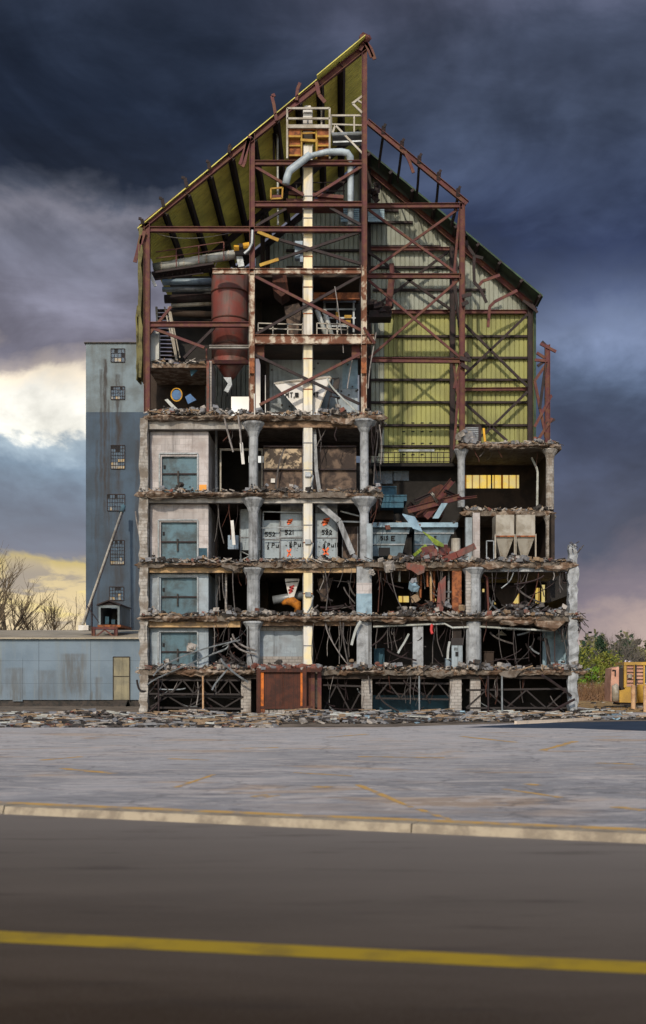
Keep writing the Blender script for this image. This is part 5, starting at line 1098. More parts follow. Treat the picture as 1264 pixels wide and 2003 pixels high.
write('521', 558, 1037, 8, 1.75, r); write('1', 569, 1058, 4, 1.75, r, wd=.05); write('-', 567, 1061, 5, 1.75, r, wd=.05); write('2', 567, 1066, 5, 1.75, r, wd=.05); write('Pull', 575, 1060, 9, 1.75, r, wd=.05); write('Z', 562, 1016, 9, 1.75, r, 'orange_spray', .09, asp=1.1, name='spray_mark'); write('X', 562, 1074, 14, 1.75, r, 'orange_spray', .08, asp=.5, name='spray_mark')
splat(r, 1.74, [(560, 1056, 574, 1072, 14, 1.3), (556, 1050, 590, 1090, 14, .6)])
pb(549, 984, 593, 1003, 2, 2.6, 'downstand', 'concrete')
r = bin_(617, 1004, 660, 1092, 1.8, 'tall grey storage bin with 522 and black splashes, right of the elevator leg', bands=(1051,))
write('522', 630, 1037, 8, 1.75, r); write('1', 635, 1060, 4, 1.75, r, wd=.05); write('-', 633, 1063, 5, 1.75, r, wd=.05); write('2', 633, 1068, 5, 1.75, r, wd=.05); write('Pull', 641, 1062, 8, 1.75, r, wd=.05); write('Z', 631, 1014, 13, 1.75, r, 'orange_spray', .12, asp=1, name='spray_mark'); write('X', 632, 1072, 14, 1.75, r, 'orange_spray', .12, asp=.7, name='spray_mark')
splat(r, 1.74, [(628, 1014, 648, 1050, 34, .8), (622, 1056, 640, 1090, 30, 1.1), (620, 1050, 655, 1092, 22, .6)])
pb(617, 984, 660, 1003, 2, 2.6, 'downstand', 'concrete')
mb = MB(); mb.bar(P(515, 1001, 1.6), P(595, 1003, 1.6), .07); mb.bar(P(515, 1001, 1.6), P(515, 1018, 1.6), .07); mb.bar(P(508, 1033, 1.5), P(593, 1031, 1.5), .07); mb.bar(P(515, 1051, 1.5), P(593, 1050, 1.5), .05); single(mb, 'pipe_rail', 'galv', 'thin grey pipe rail in front of the numbered bins', 'railing')
mb = MB(); mb.bar(P(624, 986, .9), P(664, 1020, .9), .38, .3); mb.bar(P(664, 1020, .9), P(690, 1084, .9), .36, .3); single(mb, 'fallen_duct', 'concrete', 'grey square duct fallen aslant beside the 522 bin', 'duct')
mb = MB(); mb.bar(P(666, 1000, 2), P(704, 1010, 2), .1); mb.bar(P(670, 1020, 2), P(706, 1021, 2), .1); single(mb, 'pipe_pair', 'galv', 'two thin pipes between the fallen duct and the broken column', 'pipe')
r = bin_(670, 1030, 700, 1092, 3, 'sooty brown bin behind the fallen duct', 'mottled', ())
mb = MB(); mb.bar(P(615, 840, .9), P(619, 920, .9), .22, .15); mb.bar(P(619, 920, .9), P(625, 962, .9), .24, .15); single(mb, 'fallen_plank', 'concrete', 'long grey plank leaning behind the elevator leg in the fifth storey', 'plank')
mb = MB(); mb.pbox(530, 936, 538, 944, 1.86, 1.94); single(mb, 'paper_notice', 'white_paint', 'small white notice stuck on the scorched brown panel wall', 'notice')
for x, y0, y1, lb in [(474, 866, 908, 'white fluorescent lamp hanging on end in the fifth storey'), (456, 1018, 1066, 'pale lamp tube hanging on end in the fourth storey')]:
    mb = MB(); mb.bar(P(x - 2, y0, .6), P(x + 2, y1, .6), .2, .1); single(mb, 'hanging_lamp', 'white_paint', lb, 'lamp')
mb = MB(); mb.pbox(446, 1047, 466, 1074, 1.5, 1.9); single(mb, 'switch_box', 'pipe_blue', 'pale blue switch box hanging in the dark bay of the fourth storey', 'box')
# --- blue hoppers under the well
def hop(name, pts, d, label, m, seams, dep=3., cat='hopper'):
    r = thing(name, P(sum(p[0] for p in pts) / len(pts), max(p[1] for p in pts), d), label, cat)
    mb = MB(); mb.poly(pts, d, d + dep); mb.build('shell', m, r)
    for x0, y, x1 in seams: mb = MB(); mb.bar(P(x0, y, d - .04), P(x1, y, d - .04), .09, .08); mb.build('flange', 'galv', r)
    return r
r = hop('blue_hopper', [(728, 1033), (803, 1033), (800, 1043), (797, 1043), (786, 1088), (728, 1088)], 2.5, 'wide blue grey hopper marked 513 E with a square black hatch', 'bin_blue', [(728, 1043, 800), (728, 1065, 792)])
write('513', 745, 1049, 7, 2.45, r, wd=.06); write('E', 766, 1049, 8, 2.45, r, wd=.075, asp=.8); mb = MB(); mb.pbox(741, 1071, 763, 1087, 2.44, 2.5); mb.build('hatch', 'black_paint', r)
r = hop('blue_hopper', [(811, 1033), (888, 1033), (888, 1043), (882, 1045), (868, 1088), (811, 1088)], 2.5, 'wide blue grey hopper behind the green sheet, marked E', 'bin_blue', [(811, 1043, 888), (811, 1065, 876)])
write('E', 850, 1049, 6, 2.45, r, wd=.05); splat(r, 2.44, [(816, 1046, 830, 1058, 10, .8)])
mb = MB(); mb.pbox(728, 1022, 896, 1031, 2.2, 5.5); single(mb, 'hopper_beam', 'light_blue', 'long pale blue beam over the two blue hoppers', 'beam')
mb = MB()
for i in range(260): mb.chunk((XF(random.uniform(730, 896)), D + random.uniform(2.3, 8), Z(1021) + random.random() ** 2 * .35), random.uniform(.1, .5), random.choice([0, 1, 1, 2, 3]))
tag(mb.build('rubble', ['rubble_tan', 'rubble_dark', 'rubble_grey', 'brick_red']), 'rubble lying on top of the long pale blue beam', 'rubble', kind='stuff')
for x0, y0, x1, y1, d_, m_, lb in [(742, 969, 796, 980, 6, 'teal', 'upper dark blue duct box in the black well'), (746, 981, 790, 993, 5.7, 'teal', 'middle dark blue duct box in the black well'), (728, 952, 776, 968, 8, 'teal', 'rear dark blue duct box near the broken capital'), (728, 994, 770, 1016, 7, 'shade_brown', 'dark brown box at the left foot of the black well')]:
    mb = MB(); mb.pbox(x0, y0, x1, y1, d_, d_ + 3); mb.bar(P(x0, y0, d_ - .03), P(x1, y0, d_ - .03), .08); single(mb, 'duct_box', m_, lb, 'duct')
for x0, y0, x1, y1, lb in [(732, 921, 768, 946, 'grimy blue pane on the rear wall of the black well, the paler one'), (770, 921, 800, 940, 'grimy blue pane on the rear wall of the black well, the darker one')]:
    pb(x0, y0, x1, y1, BP - .1, BP - .05, 'window', 'window_blue')
mb = MB(); mb.poly([(812, 1012), (820, 985), (845, 955), (862, 947), (872, 952), (876, 968), (866, 1012)], 7, 10); single(mb, 'tarpaulin', 'rust_dark', 'heaped rusty brown sheet behind the fallen red beams', 'sheet')
random.seed(41)
for x0, y0, x1, y1, w_, m_, lb in [(798, 999, 900, 972, .42, 'steel', 'longest fallen dark red beam lying across the wreck pile'), (856, 975, 884, 941, .4, 'steel', 'fallen red beam pointing up and right out of the wreck pile'), (871, 960, 900, 974, .18, 'dark_steel', 'thin fallen brace slanting down to the set back column'), (832, 1012, 856, 985, .5, 'steel', 'fallen dark red beam pointing down and left in the wreck pile'),
        (800, 985, 816, 1004, .4, 'dark_steel', 'dark fallen beam stub at the left of the wreck pile'), (862, 984, 846, 1008, .3, 'steel', 'fallen red beam beside the pale blue strip'), (895, 976, 932, 972, .16, 'steel', 'thin bent rod poking past the set back column'), (846, 966, 855, 984, .14, 'hopper_cream', 'short pale rod in the wreck pile'), (812, 980, 848, 964, .2, 'dark_steel', 'dark brace lying across the rusty brown sheet')]:
    mb = MB(); mb.ibeam(P(x0, y0, 5.2 + jag(.5)), P(x1, y1, 6 + jag(.5)), w_, .3); single(mb, 'fallen_beam', m_, lb, 'beam')
mb = MB(); mb.poly([(846, 1014), (864, 984), (876, 984), (858, 1014)], 5, 5.12); single(mb, 'blue_strip', 'light_blue', 'pale blue sheet strip standing in the wreck pile', 'sheet')
mb = MB(); a = [P(787, 1006, .3), P(811, 1012, .2), P(826, 1040, -.4), P(808, 1034, -.3)]; mb.add(a + [p + Vector((.03, .06, .05)) for p in a], [(0, 1, 2, 3), (4, 7, 6, 5), (0, 4, 5, 1), (1, 5, 6, 2), (2, 6, 7, 3), (3, 7, 4, 0)]); single(mb, 'bent_sheet', 'light_blue', 'light blue bent metal sheet hanging over the blue hoppers', 'sheet')
mb = MB(); a = [P(825, 1038, -.3), P(838, 1045, -.3), P(868, 1064, -.5), P(868, 1070, -.5), P(852, 1066, -.3)]; mb.add(a + [p + Vector((.03, .1, -.04)) for p in a], [(0, 1, 2, 3, 4), (9, 8, 7, 6, 5)] + [(i, i + 5, (i + 1) % 5 + 5, (i + 1) % 5) for i in range(5)]); single(mb, 'bent_sheet', 'green_sheet', 'bent green metal sheet in front of the right blue hopper', 'sheet')
for i, (x0, y0, x1, y1, w_, dp, m_, lb) in enumerate([(857, 1100, 930, 1068, .42, .3, 'tank_red', 'long dark red beam thrust out over the third slab'), (826, 1078, 872, 1072, .4, .6, 'steel', 'upper crumpled red girder on the third slab'), (830, 1084, 878, 1080, .45, .5, 'tank_red', 'middle crumpled red girder on the third slab'), (824, 1090, 866, 1092, .4, .4, 'steel', 'lower crumpled red girder on the third slab'), (812, 1085, 832, 1068, .2, .3, 'green_sheet', 'narrow green strip left of the crumpled girders'), (846, 1060, 858, 1092, .1, .1, 'pipe_pale', 'pale curved pipe among the crumpled girders')]):
    mb = MB(); mid = P((x0 + x1) / 2 + jag(4), (y0 + y1) / 2 + jag(3), jag(.3)); mb.bar(P(x0, y0, .4), mid, w_, dp); mb.bar(mid, P(x1, y1, -.5 if i == 0 else .6), w_, dp * .8); single(mb, 'crumpled_girder', m_, lb, 'girder')
# cream hopper pair
for x0, x1, lb in [(970, 1006, 'cream hopper bin on legs, the left of a pair under the broken slab'), (1010, 1047, 'cream hopper bin on legs, the right of a pair under the broken slab')]:
    d_ = 5; r = thing('cream_hopper', P((x0 + x1) / 2, 1092, d_ + 1), lb, 'hopper')
    mb = MB(); mb.pbox(x0, 1007, x1, 1049, d_, d_ + 1.9); xm = (x0 + x1) / 2
    a = P(x0, 1049, d_); b = P(x1, 1049, d_); z0 = P(0, 1088, d_).z; s0 = P(xm - 6, 0, d_).x; s1 = P(xm + 6, 0, d_).x
    mb.add([(a.x, D + d_, a.z), (b.x, D + d_, a.z), (b.x, D + d_ + 1.9, a.z), (a.x, D + d_ + 1.9, a.z), (s0, D + d_ + .7, z0), (s1, D + d_ + .7, z0), (s1, D + d_ + 1.2, z0), (s0, D + d_ + 1.2, z0)], [(0, 1, 5, 4), (1, 2, 6, 5), (2, 3, 7, 6), (3, 0, 4, 7), (4, 5, 6, 7)]); mb.build('shell', 'hopper_cream', r)
    mb = MB(); mb.bar(P(x0, 1049, d_ - .04), P(x1, 1049, d_ - .04), .1); mb.build('band', 'rust', r)
    for x in (x0 - 1, x1 + 1): mb = MB(); mb.bar(P(x, 1045, d_ - .03), P(x, 1092, d_ - .03), .1); mb.build('leg', 'hopper_cream', r)
mb = MB()
for x in (952, 966): mb.bar(P(x, 1058, 3), P(x, 1094, 3), .07)
mb.bar(P(952, 1058, 3), P(966, 1058, 3), .07); single(mb, 'small_rail', 'galv', 'small grey hoop rail left of the cream hoppers', 'railing')
mb = MB(); mb.tube([P(1040, 895, 12), P(1050, 915, 12), P(1052, 925, 12), P(1051, 995, 12)], .09, 8); single(mb, 'drain_pipe', 'pipe_pale', 'bent pale drain pipe in the top right storey', 'pipe')
# bit of louvre on the set back slab
r = thing('ventilator', P(930, 868, MP), 'grey louvred ventilator box with a yellow edge on the set back roof slab', 'ventilator')
mb = MB(); mb.pbox(908, 834, 942, 868, MP + .6, MP + 2); mb.build('body', 'dark_steel', r); mb = MB()
for i in range(9): mb.pbox(910, 836 + i * 3.5, 936, 838 + i * 3.5, MP + .5, MP + .6)
mb.build('louvre', 'galv', r); mb = MB(); mb.bar(P(946, 838, MP + .5), P(949, 866, MP + .5), .15); mb.build('edge_strip', 'yellow_paint', r)
mb = MB()
for i in range(26): mb.chunk(P(random.uniform(898, 926), 866 - random.random() ** 1.5 * 20, MP + jag(.5)), random.uniform(.3, .7), random.choice([0, 1]))
tag(mb.build('rubble', ['rubble_grey', 'rubble_pale']), 'heap of grey rubble at the foot of the set back steel column', 'rubble', kind='stuff')
# --- third storey (between second and third slab)
r = thing('white_cone', P(570, 1172, 1.6), 'white cone spout with red scrawl in the dark third storey', 'cone')
mb = MB(); mb.poly([(557, 1132), (586, 1132), (574, 1172), (566, 1172)], 1.6, 2.6); mb.build('shell', 'white_paint', r); write('Z', 565, 1146, 14, 1.56, r, 'bright_red', .1, asp=.7, name='spray_mark'); mb = MB(); mb.bar(P(560, 1139, 1.56), P(583, 1137, 1.56), .06); mb.build('lettering', 'black_paint', r)
r = thing('brown_cone', P(632, 1176, 1.8), 'dull brown cone spout right of the elevator leg in the third storey', 'cone')
mb = MB(); mb.poly([(620, 1132), (652, 1130), (638, 1176), (628, 1176)], 1.8, 2.6); mb.build('shell', 'mottled', r)
mb = MB(); mb.tube([P(552, 1181, 1), P(560, 1177, 1), P(572, 1176, 1), P(581, 1183, 1), P(583, 1192, 1), P(577, 1197, 1)], [.12, .22, .3, .32, .2, .08], 10); single(mb, 'orange_cover', 'orange_cover', 'bright orange machine cover below the white cone spout', 'cover', smooth=True)
mb = MB(); mb.tube([P(534, 1174, 2.4), P(592, 1164, 2.4)], .28, 12); single(mb, 'screw_conveyor', 'galv', 'grey inclined screw conveyor behind the orange cover', 'conveyor', smooth=True)
for x0, y0, x1, y1, d_, m_, lb in [(440, 1188, 454, 1202, 1, 'hopper_cream', 'small pale bucket on the second slab in the dark bay'), (858, 1118, 862, 1200, 1, 'x', '')]:
    if m_ != 'x': mb = MB(); c = P((x0 + x1) / 2, y1, d_); mb.lathe(c, [(.16, 0), (.2, .38), (.23, .42)], 12); single(mb, 'bucket', m_, lb, 'bucket')
random.seed(13)
for i, (x, y0, y1, m_, lb) in enumerate([(836, 1118, 1148, 'rust', 'short rusty pipe stub between two longer hanging pipes, third storey'), (843, 1118, 1200, 'paint_beam', 'long tan pipe from slab to slab in the third storey'), (824, 1118, 1170, 'rust', 'rusty hanging pipe right of the reddish wall fragment, third storey'),
        (818, 1122, 1175, 'rubble_tan', 'tan hanging pipe just under the reddish wall fragment, third storey'), (849, 1118, 1188, 'rust', 'rusty hanging pipe touching the dark red hanging sheet, third storey'), (878, 1118, 1202, 'galv', 'grey vertical pipe left of the rust brown pillar, third storey'), (782, 1114, 1138, 'pipe_pale', 'short pale pipe end hanging beside the pale concrete lump')]):
    mb = MB(); mb.tube([P(x, y0, .8 + .1 * i), P(x + jag(1), (y0 + y1) / 2, .8 + .1 * i), P(x + jag(3), y1, .8 + .1 * i)], .08, 6); single(mb, 'hanging_pipe', m_, lb, 'pipe')
mb = MB(); mb.poly([(858, 1140), (872, 1126), (872, 1172), (866, 1196), (854, 1194)], .2, .35); single(mb, 'hanging_sheet', 'tank_red', 'dark red metal sheet hanging on end in the third storey', 'sheet')
r = thing('dark_hopper', P(992, 1182, 4), 'dark cone hopper in front of the yellow lit window of the third storey', 'hopper')
mb = MB(); mb.poly([(958, 1148), (1022, 1148), (1000, 1186), (984, 1186)], 4, 6); mb.build('shell', 'shade_brown', r)
mb = MB(); mb.bar(P(955, 1147, 3.9), P(1024, 1147, 3.9), .15); mb.bar(P(950, 1125, 3.9), P(950, 1200, 3.9), .14); mb.bar(P(1028, 1125, 3.9), P(1028, 1200, 3.9), .14); mb.build('frame', 'dark_steel', r)
mb = MB(); mb.tube([P(946, 1124, 1), P(953, 1130, 1), P(956, 1200, 1)], .08, 6); single(mb, 'bent_pipe', 'steel', 'bent dark red pipe right of the flared column in the third storey', 'pipe')
# chunks hanging in rebar
for x, y, s_, m_, lb in [(762, 1107, .7, 'rubble_pale', 'pale lump of concrete dangling under the third slab'), (730, 1120, .4, 'rubble_pale', 'small pale lump dangling beside the white pillar'), (808, 1139, .5, 'rubble_grey', 'grey lump dangling on rebar in the third storey, the upper one'), (812, 1172, .55, 'rubble_tan', 'tan lump dangling on rebar in the third storey'), (810, 1148, .6, 'light_blue', 'bluish lump dangling on rebar in the third storey'), (903, 1190, .5, 'rubble_tan', 'tan lump resting beside the rust brown pillar'),
        (374, 1267, .55, 'rubble_pale', 'pale lump hanging in front of the lowest blue door')]:
    mb = MB(); 
    for k in range(3): mb.chunk(P(x + jag(3), y + jag(3), -.2 + jag(.1)), s_ * random.uniform(.6, 1), flat=.9)
    single(mb, 'concrete_lump', m_, lb, 'concrete lump')
mb = MB(); a = [(793, 1100), (812, 1103), (832, 1107), (830, 1120), (818, 1125), (806, 1116), (796, 1113)]; mb.poly(a, -.4, 0); single(mb, 'brick_fragment', 'brick_red', 'big reddish wall fragment hanging under the third slab', 'fragment')
# --- second storey
r = thing('switch_cabinet', P(894, 1306, .2), 'grey switch cabinet with a dark panel against the dark brown pillar', 'cabinet')
mb = MB(); mb.pbox(884, 1262, 905, 1306, 0, .35); mb.build('body', 'bin_grey', r); mb = MB(); mb.pbox(883, 1248, 907, 1262, -.05, .35); mb.build('top_box', 'machine_dark', r); mb = MB(); mb.pbox(891, 1275, 897, 1284, -.03, .0); mb.build('dial', 'black_paint', r); write('111', 889, 1267, 5, -.03, r, wd=.04, gap=.25)
for x, y, lb in [(1000, 1230, 'round pale lamp shade hanging in the second storey, the right one'), (981, 1240, 'yellowish lamp shade hanging in the second storey, the left one')]:
    mb = MB(); c = P(x, y, 2); mb.lathe((c.x, c.y, c.z - .1), [(.35, 0), (.32, .06), (.12, .22), (.05, .3)], 16); mb.tube([c + Vector((0, 0, .15)), c + Vector((0, 0, .6))], .02, 4); single(mb, 'lamp_shade', 'pipe_pale' if x == 1000 else 'hopper_cream', lb, 'lamp')
for x0, y0, x1, y1, d_, m_, lb in [(948, 1276, 966, 1306, 1.5, 'shade_brown', 'dark drum shaped cabinet right of the flared column base'), (1092, 1294, 1111, 1306, 1.2, 'light_blue', 'pale blue box on the first slab at the right corner'), (732, 1270, 752, 1306, 3, 'teal', 'teal cabinet in the dark second storey left of the grey pillar'), (872, 1290, 884, 1306, 1.5, 'pipe_blue', 'small blue box left of the switch cabinet')]:
    mb = MB(); mb.pbox(x0, y0, x1, y1, d_, d_ + .8); mb.pbox(x0 - .8, y0 - 2, x1 + .8, y0, d_ - .05, d_ + .85); single(mb, 'box', m_, lb, 'box')
mb = MB(); mb.tube([P(1052, 1248, 1.4), P(1068, 1252, 1.4), P(1072, 1268, 1.4), P(1074, 1300, 1.4)], .13, 8); single(mb, 'curved_pipe', 'machine_dark', 'dark curved pipe before the pale blue wall', 'pipe')
mb = MB(); mb.tube([P(730, 1226, .3), P(870, 1220, .1), P(885, 1228, .1), P(940, 1226, .2), P(1080, 1234, .4)], .07, 6); single(mb, 'long_conduit', 'pipe_pale', 'long pale conduit strung under the second slab', 'pipe')
# --- rusty container in front
r = thing('rusty_container', P(565, 1398, -2), 'rusty brown steel container with orange posts standing before the ground storey', 'container')
dd = -2.2; gy = lambda x, y, d=0: P(x, y, dd + d)
mb = MB(); mb.pbox(509, 1312, 594, 1384, dd, dd + 2); mb.pbox(594, 1312, 612, 1384, dd + .4, dd + 2); mb.build('body', 'rust_dark', r)
for x, m_ in ((506, 'rust_dark'), (596, 'rust_dark'), (612, 'steel'), (625, 'steel')):
    mb = MB(); mb.bar(gy(x, 1312, -.1 if x < 600 else .5), gy(x, 1402 if x in (506,) else 1398, -.1 if x < 600 else .5), .25); mb.build('post', m_, r)
for x in (512.5, 592): mb = MB(); mb.pbox(x - 4, 1313, x + 3.5, 1382, dd - .12, dd - .01); mb.build('corner_plate', 'rust_orange', r)
for y in (1311, 1384): mb = MB(); mb.bar(gy(503, y, -.1), gy(628 if y < 1320 else 612, y, -.1), .24 if y < 1320 else .18); mb.build('rail', 'rust_dark', r)
mb = MB(); mb.bar(gy(552, 1314, -.03), gy(552, 1382, -.03), .08); mb.bar(gy(552, 1382, -.03), gy(594, 1382, -.03), .08); mb.build('seam', 'rust_dark', r)
mb = MB(); mb.pbox(613, 1318, 624, 1384, dd + .6, dd + .7); mb.build('panel', 'rubble_dark', r)
for x in (514, 592): mb = MB(); mb.bar(gy(x, 1384), gy(x, 1396), .3); mb.build('foot', 'rust', r)
mb = MB()
for i in range(12):
    for j in range(2): mb.box((XF(512) + i * .26 + j * .1, D + dd - .2 + j * .1, j * .2), (XF(512) + i * .26 + .24 + j * .1, D + dd + .3 + j * .1, j * .2 + .19), jit=.03)
tag(mb.build('block_footing', 'rubble_pale'), 'low broken course of pale blocks under the rusty container', 'blocks')
mb = MB()
for i in range(170): mb.chunk((XF(random.uniform(500, 628)), D + dd + random.uniform(-.2, 2.2), Z(1312) + .12 + random.random() ** 2 * .2), random.uniform(.1, .4), random.choice([0, 0, 1, 2]))
tag(mb.build('rubble', ['brick_red', 'rubble_pale', 'rubble_grey']), 'reddish rubble lying on the roof of the rusty container', 'rubble', kind='stuff')

# --- rubble on each slab
def slab_rubble(x0, x1, py, d0, n, label, d=0., hot=(), red=1.):
    mb = MB(); sc_ = (D + d) / D; z = P(0, py, d).z
    n = int(n * 1.7); ea, eb = random.uniform(0, 6), random.uniform(0, 6)
    for _ in range(n):
        px = random.uniform(x0, x1); env = .5 + .3 * math.sin(px * .031 + ea) + .2 * math.sin(px * .083 + eb)
        if random.random() > .2 + .9 * env ** 1.5: continue
        if hot and random.random() < .45: h = random.choice(hot); px = random.gauss(h, 9); px = min(max(px, x0), x1)
        big = random.random() ** 3; s_ = .06 + .36 * big ** 1.3; q = P(px, py, d); y = D + d + d0 + random.random() ** 1.6 * 1.5
        pile = (.12 + .5 * env ** 2) * random.random() ** 1.3 if y - D - d < .9 else .1 * random.random()
        mb.chunk((q.x, y, z + s_ * .3 + pile * (.5 + .5 * math.sin(px * .13) ** 2)), s_, random.choices(range(5), [3, 3, 3.5, red, .8])[0])
    for _ in range(n // 9):
        px = random.uniform(x0, x1); q = P(px, py, d); a = Vector((q.x, D + d + jag(.3), z + .12)); v_ = Vector((jag(1), jag(.6), random.uniform(-.1, .45))) * random.uniform(.3, 1.1); mb.bar(a - v_ * .5, a + v_ * .5, random.uniform(.03, .09), .03, mi=random.choice([0, 2, 4]))
    tag(mb.build('rubble', ['rubble_pale', 'rubble_grey', 'rubble_dark', 'brick_red', 'rubble_tan']), label, 'rubble', kind='stuff')
slab_rubble(276, 1138, 1310, -.25, 1500, 'rubble along the broken edge of the lowest slab', hot=(330, 430, 690, 940, 1100), red=1.6)
slab_rubble(276, 1136, 1205, -.25, 1500, 'rubble along the broken edge of the second slab', hot=(300, 510, 800, 1040, 1090, 790), red=1.)
slab_rubble(274, 1118, 1100, -.25, 1300, 'rubble along the broken edge of the third slab', hot=(300, 690, 1000, 780), red=.6)
slab_rubble(274, 742, 963, -.25, 420, 'thin rubble along the broken edge of the fourth slab', hot=(500, 735), red=.4)
slab_rubble(290, 748, 812, -.25, 700, 'rubble along the broken edge of the fifth slab', hot=(345, 345, 430, 660, 735), red=1.)
slab_rubble(290, 402, 808, .2, 350, 'deep rubble on the floor of the top left room', hot=(330, 370), red=1.5)
slab_rubble(900, 1090, 870, -.2, 330, 'grey rubble on the set back roof slab at the right', d=MP, hot=(1010, 1050, 1085), red=.2)
slab_rubble(908, 1078, 1000, -.2, 330, 'grey and reddish rubble on the set back fourth slab', d=MP, hot=(930, 1060), red=1.)
slab_rubble(292, 400, 712, -.1, 120, 'rubble on the low broken ceiling slab of the top left room', d=.3)

# --- cables, conduits and bent rebar
def cable(x0, y0, x1, y1, d, sag=6., r=.035, m='cable', k=9, wob=2.):
    """smooth hanging line: sideways bow and a little swing in depth, no kinks"""
    mb = MB(); pts = []; bow = jag(wob * 3); ph1 = jag(3); am = jag(wob * .8); dz = jag(.3)
    for i in range(k + 1):
        f = i / k; e = math.sin(f * math.pi)
        pts.append(P(x0 + (x1 - x0) * f ** 1.4 + bow * e + am * math.sin(f * 7 + ph1) * e, y0 + (y1 - y0) * f + e * sag, d + dz * f))
    mb.tube(pts, r, 5); return mb
random.seed(77)
bays = [(416, 484, 838, 60, 6, 'dark bay left of flared column, fifth storey'), (620, 700, 836, 50, 4, 'above scorched panels right of elevator leg'), (722, 745, 830, 120, 6, 'beside broken column over black well'), (416, 484, 985, 80, 5, 'dark bay of fourth storey'),
    (725, 745, 975, 60, 4, 'under broken capital by blue hoppers'), (416, 484, 1114, 90, 8, 'dark bay left of flared column, third storey'), (612, 695, 1112, 85, 7, 'right of elevator leg, third storey'), (735, 905, 1108, 95, 18, 'third storey between white pillar and flared column'),
    (945, 1108, 1112, 80, 14, 'third storey right of flared column'), (416, 500, 1214, 90, 12, 'second storey beside lowest blue door'), (612, 698, 1214, 92, 12, 'second storey right of block wall'), (732, 905, 1214, 90, 18, 'second storey around grey pillar'), (945, 1108, 1214, 90, 14, 'second storey by the lamps'),
    (1095, 1136, 1212, 45, 14, 'torn right end of second slab'), (292, 478, 1322, 68, 12, 'ground storey left of rusty container'), (632, 905, 1322, 70, 20, 'ground storey right of rusty container'), (905, 1108, 1322, 70, 12, 'ground storey at right corner'), (915, 1060, 880, 40, 5, 'under set back roof slab')]
for x0, x1, y0, ln, n, where in bays:
    dd_ = MP if 'set back' in where else 0
    for i in range(n):
        x = random.uniform(x0, x1); l_ = ln * random.uniform(.25, 1.); dx = random.gauss(0, 10); rr = random.choice([.014, .018, .025, .035]); m_ = random.choice(['cable', 'dark_steel', 'cable', 'rust_dark', 'dark_steel', 'cable', 'cable_pale'])
        mb = cable(x, y0, min(max(x + dx, x0), x1), y0 + l_, dd_ + random.uniform(-.1, .9), random.uniform(-3, 6), rr, wob=1.6)
        f = (x - x0) / (x1 - x0)
        single(mb, 'hanging_cable', m_, ('long ' if l_ > ln * .62 else 'short ') + {'cable': 'grey', 'dark_steel': 'blackish', 'rust_dark': 'rusty', 'cable_pale': 'pale'}[m_] + ' cable, ' + ('left side, ' if f < .34 else 'right side, ' if f > .66 else 'middle, ') + where, 'cable', 'loose cables ' + where)
# long distinctive ones
for x0, y0, x1, y1, d_, sag, r_, m_, lb in [(438, 812, 456, 884, -.3, 0, .06, 'cable_pale', 'long pale conduit dangling from the fifth slab, the left of two'), (466, 812, 472, 868, -.3, 0, .06, 'cable_pale', 'long pale conduit dangling from the fifth slab, the right of two'), (288, 1340, 440, 1270, -.4, 4, .05, 'galv', 'bent pipe rising right across the lowest slab'), (300, 1322, 470, 1252, -.5, -6, .05, 'galv', 'upper bent pipe sweeping over the lowest slab toward the flared column'),
        (455, 1240, 500, 1272, -.3, 4, .06, 'cable_pale', 'bundle strand curving to the flared column'), (452, 1248, 502, 1280, -.3, 6, .06, 'cable_pale', 'lower bundle strand curving to the flared column'), (432, 1288, 486, 1335, -.6, 0, .065, 'galv', 'straight grey pipe leaning down before the lowest slab'), (415, 1350, 452, 1302, -.4, 0, .06, 'galv', 'pipe leaning up left of the block wall'),
        (672, 1218, 682, 1300, -.2, 0, .05, 'cable', 'taut cable slanting across the dark second storey bay'), (637, 1222, 682, 1302, -.2, 0, .04, 'cable_pale', 'taut pale cable slanting across the dark second storey bay'), (688, 1262, 706, 1215, -.3, -8, .09, 'pipe_pale', 'hooked pale pipe left of the second storey pillar'), (779, 1278, 800, 1240, -.2, 4, .07, 'pipe_pale', 'hooked pale pipe right of the second storey pillar'), (876, 1290, 880, 1255, -.2, 0, .08, 'pipe_pale', 'pale pipe hook left of the switch cabinet'),
        (765, 1116, 794, 1202, -.2, 6, .035, 'cable', 'long dark cable from the dangling lump down to the second slab'), (1075, 1395, 1125, 1368, -.6, 3, .09, 'dark_steel', 'curved black bar reaching the foot of the corner column'), (1060, 1320, 1118, 1362, -.4, -8, .09, 'dark_steel', 'curved black bar high in the right ground bay'), (712, 640, 734, 672, -.3, 0, .1, 'steel', 'twisted red bar at the white beam end'), (845, 1222, 846, 1240, -.3, 0, .1, 'bright_red', 'short bright red rod under the second slab'),
        (265, 1000, 272, 1045, .2, 0, .05, 'cable_pale', 'coil of pale cable on the left corner wall'), (268, 1330, 286, 1352, -.3, 8, .07, 'machine_dark', 'black cable looping at the foot of the left corner'), (672, 690, 655, 560, .1, 2, .03, 'cable_pale', 'long pale wire slanting behind the crossed braces'), (640, 740, 702, 808, -.1, 0, .06, 'pipe_pale', 'pale rod slanting down right of the white hopper'), (680, 760, 690, 700, .3, 6, .04, 'cable_pale', 'pale curling wire beside the tall column'),
        (720, 760, 736, 650, -.1, -4, .04, 'cable_pale', 'pale wire bundle right of the tall column'), (498, 812, 498, 770, -.2, 0, .05, 'white_paint', 'thin white rod beside the left steel column'), (300, 452, 470, 452, .3, 14, .03, 'cable_pale', 'slack wire drooping below the left roof beam'), (540, 960, 556, 878, 1.4, 0, .06, 'cable', 'thin pipe leaning on the scorched panel')]:
    single(cable(x0, y0, x1, y1, d_, sag, r_, m_, wob=1), 'loose_pipe' if r_ > .055 else 'loose_cable', m_, lb, 'pipe' if r_ > .055 else 'cable')
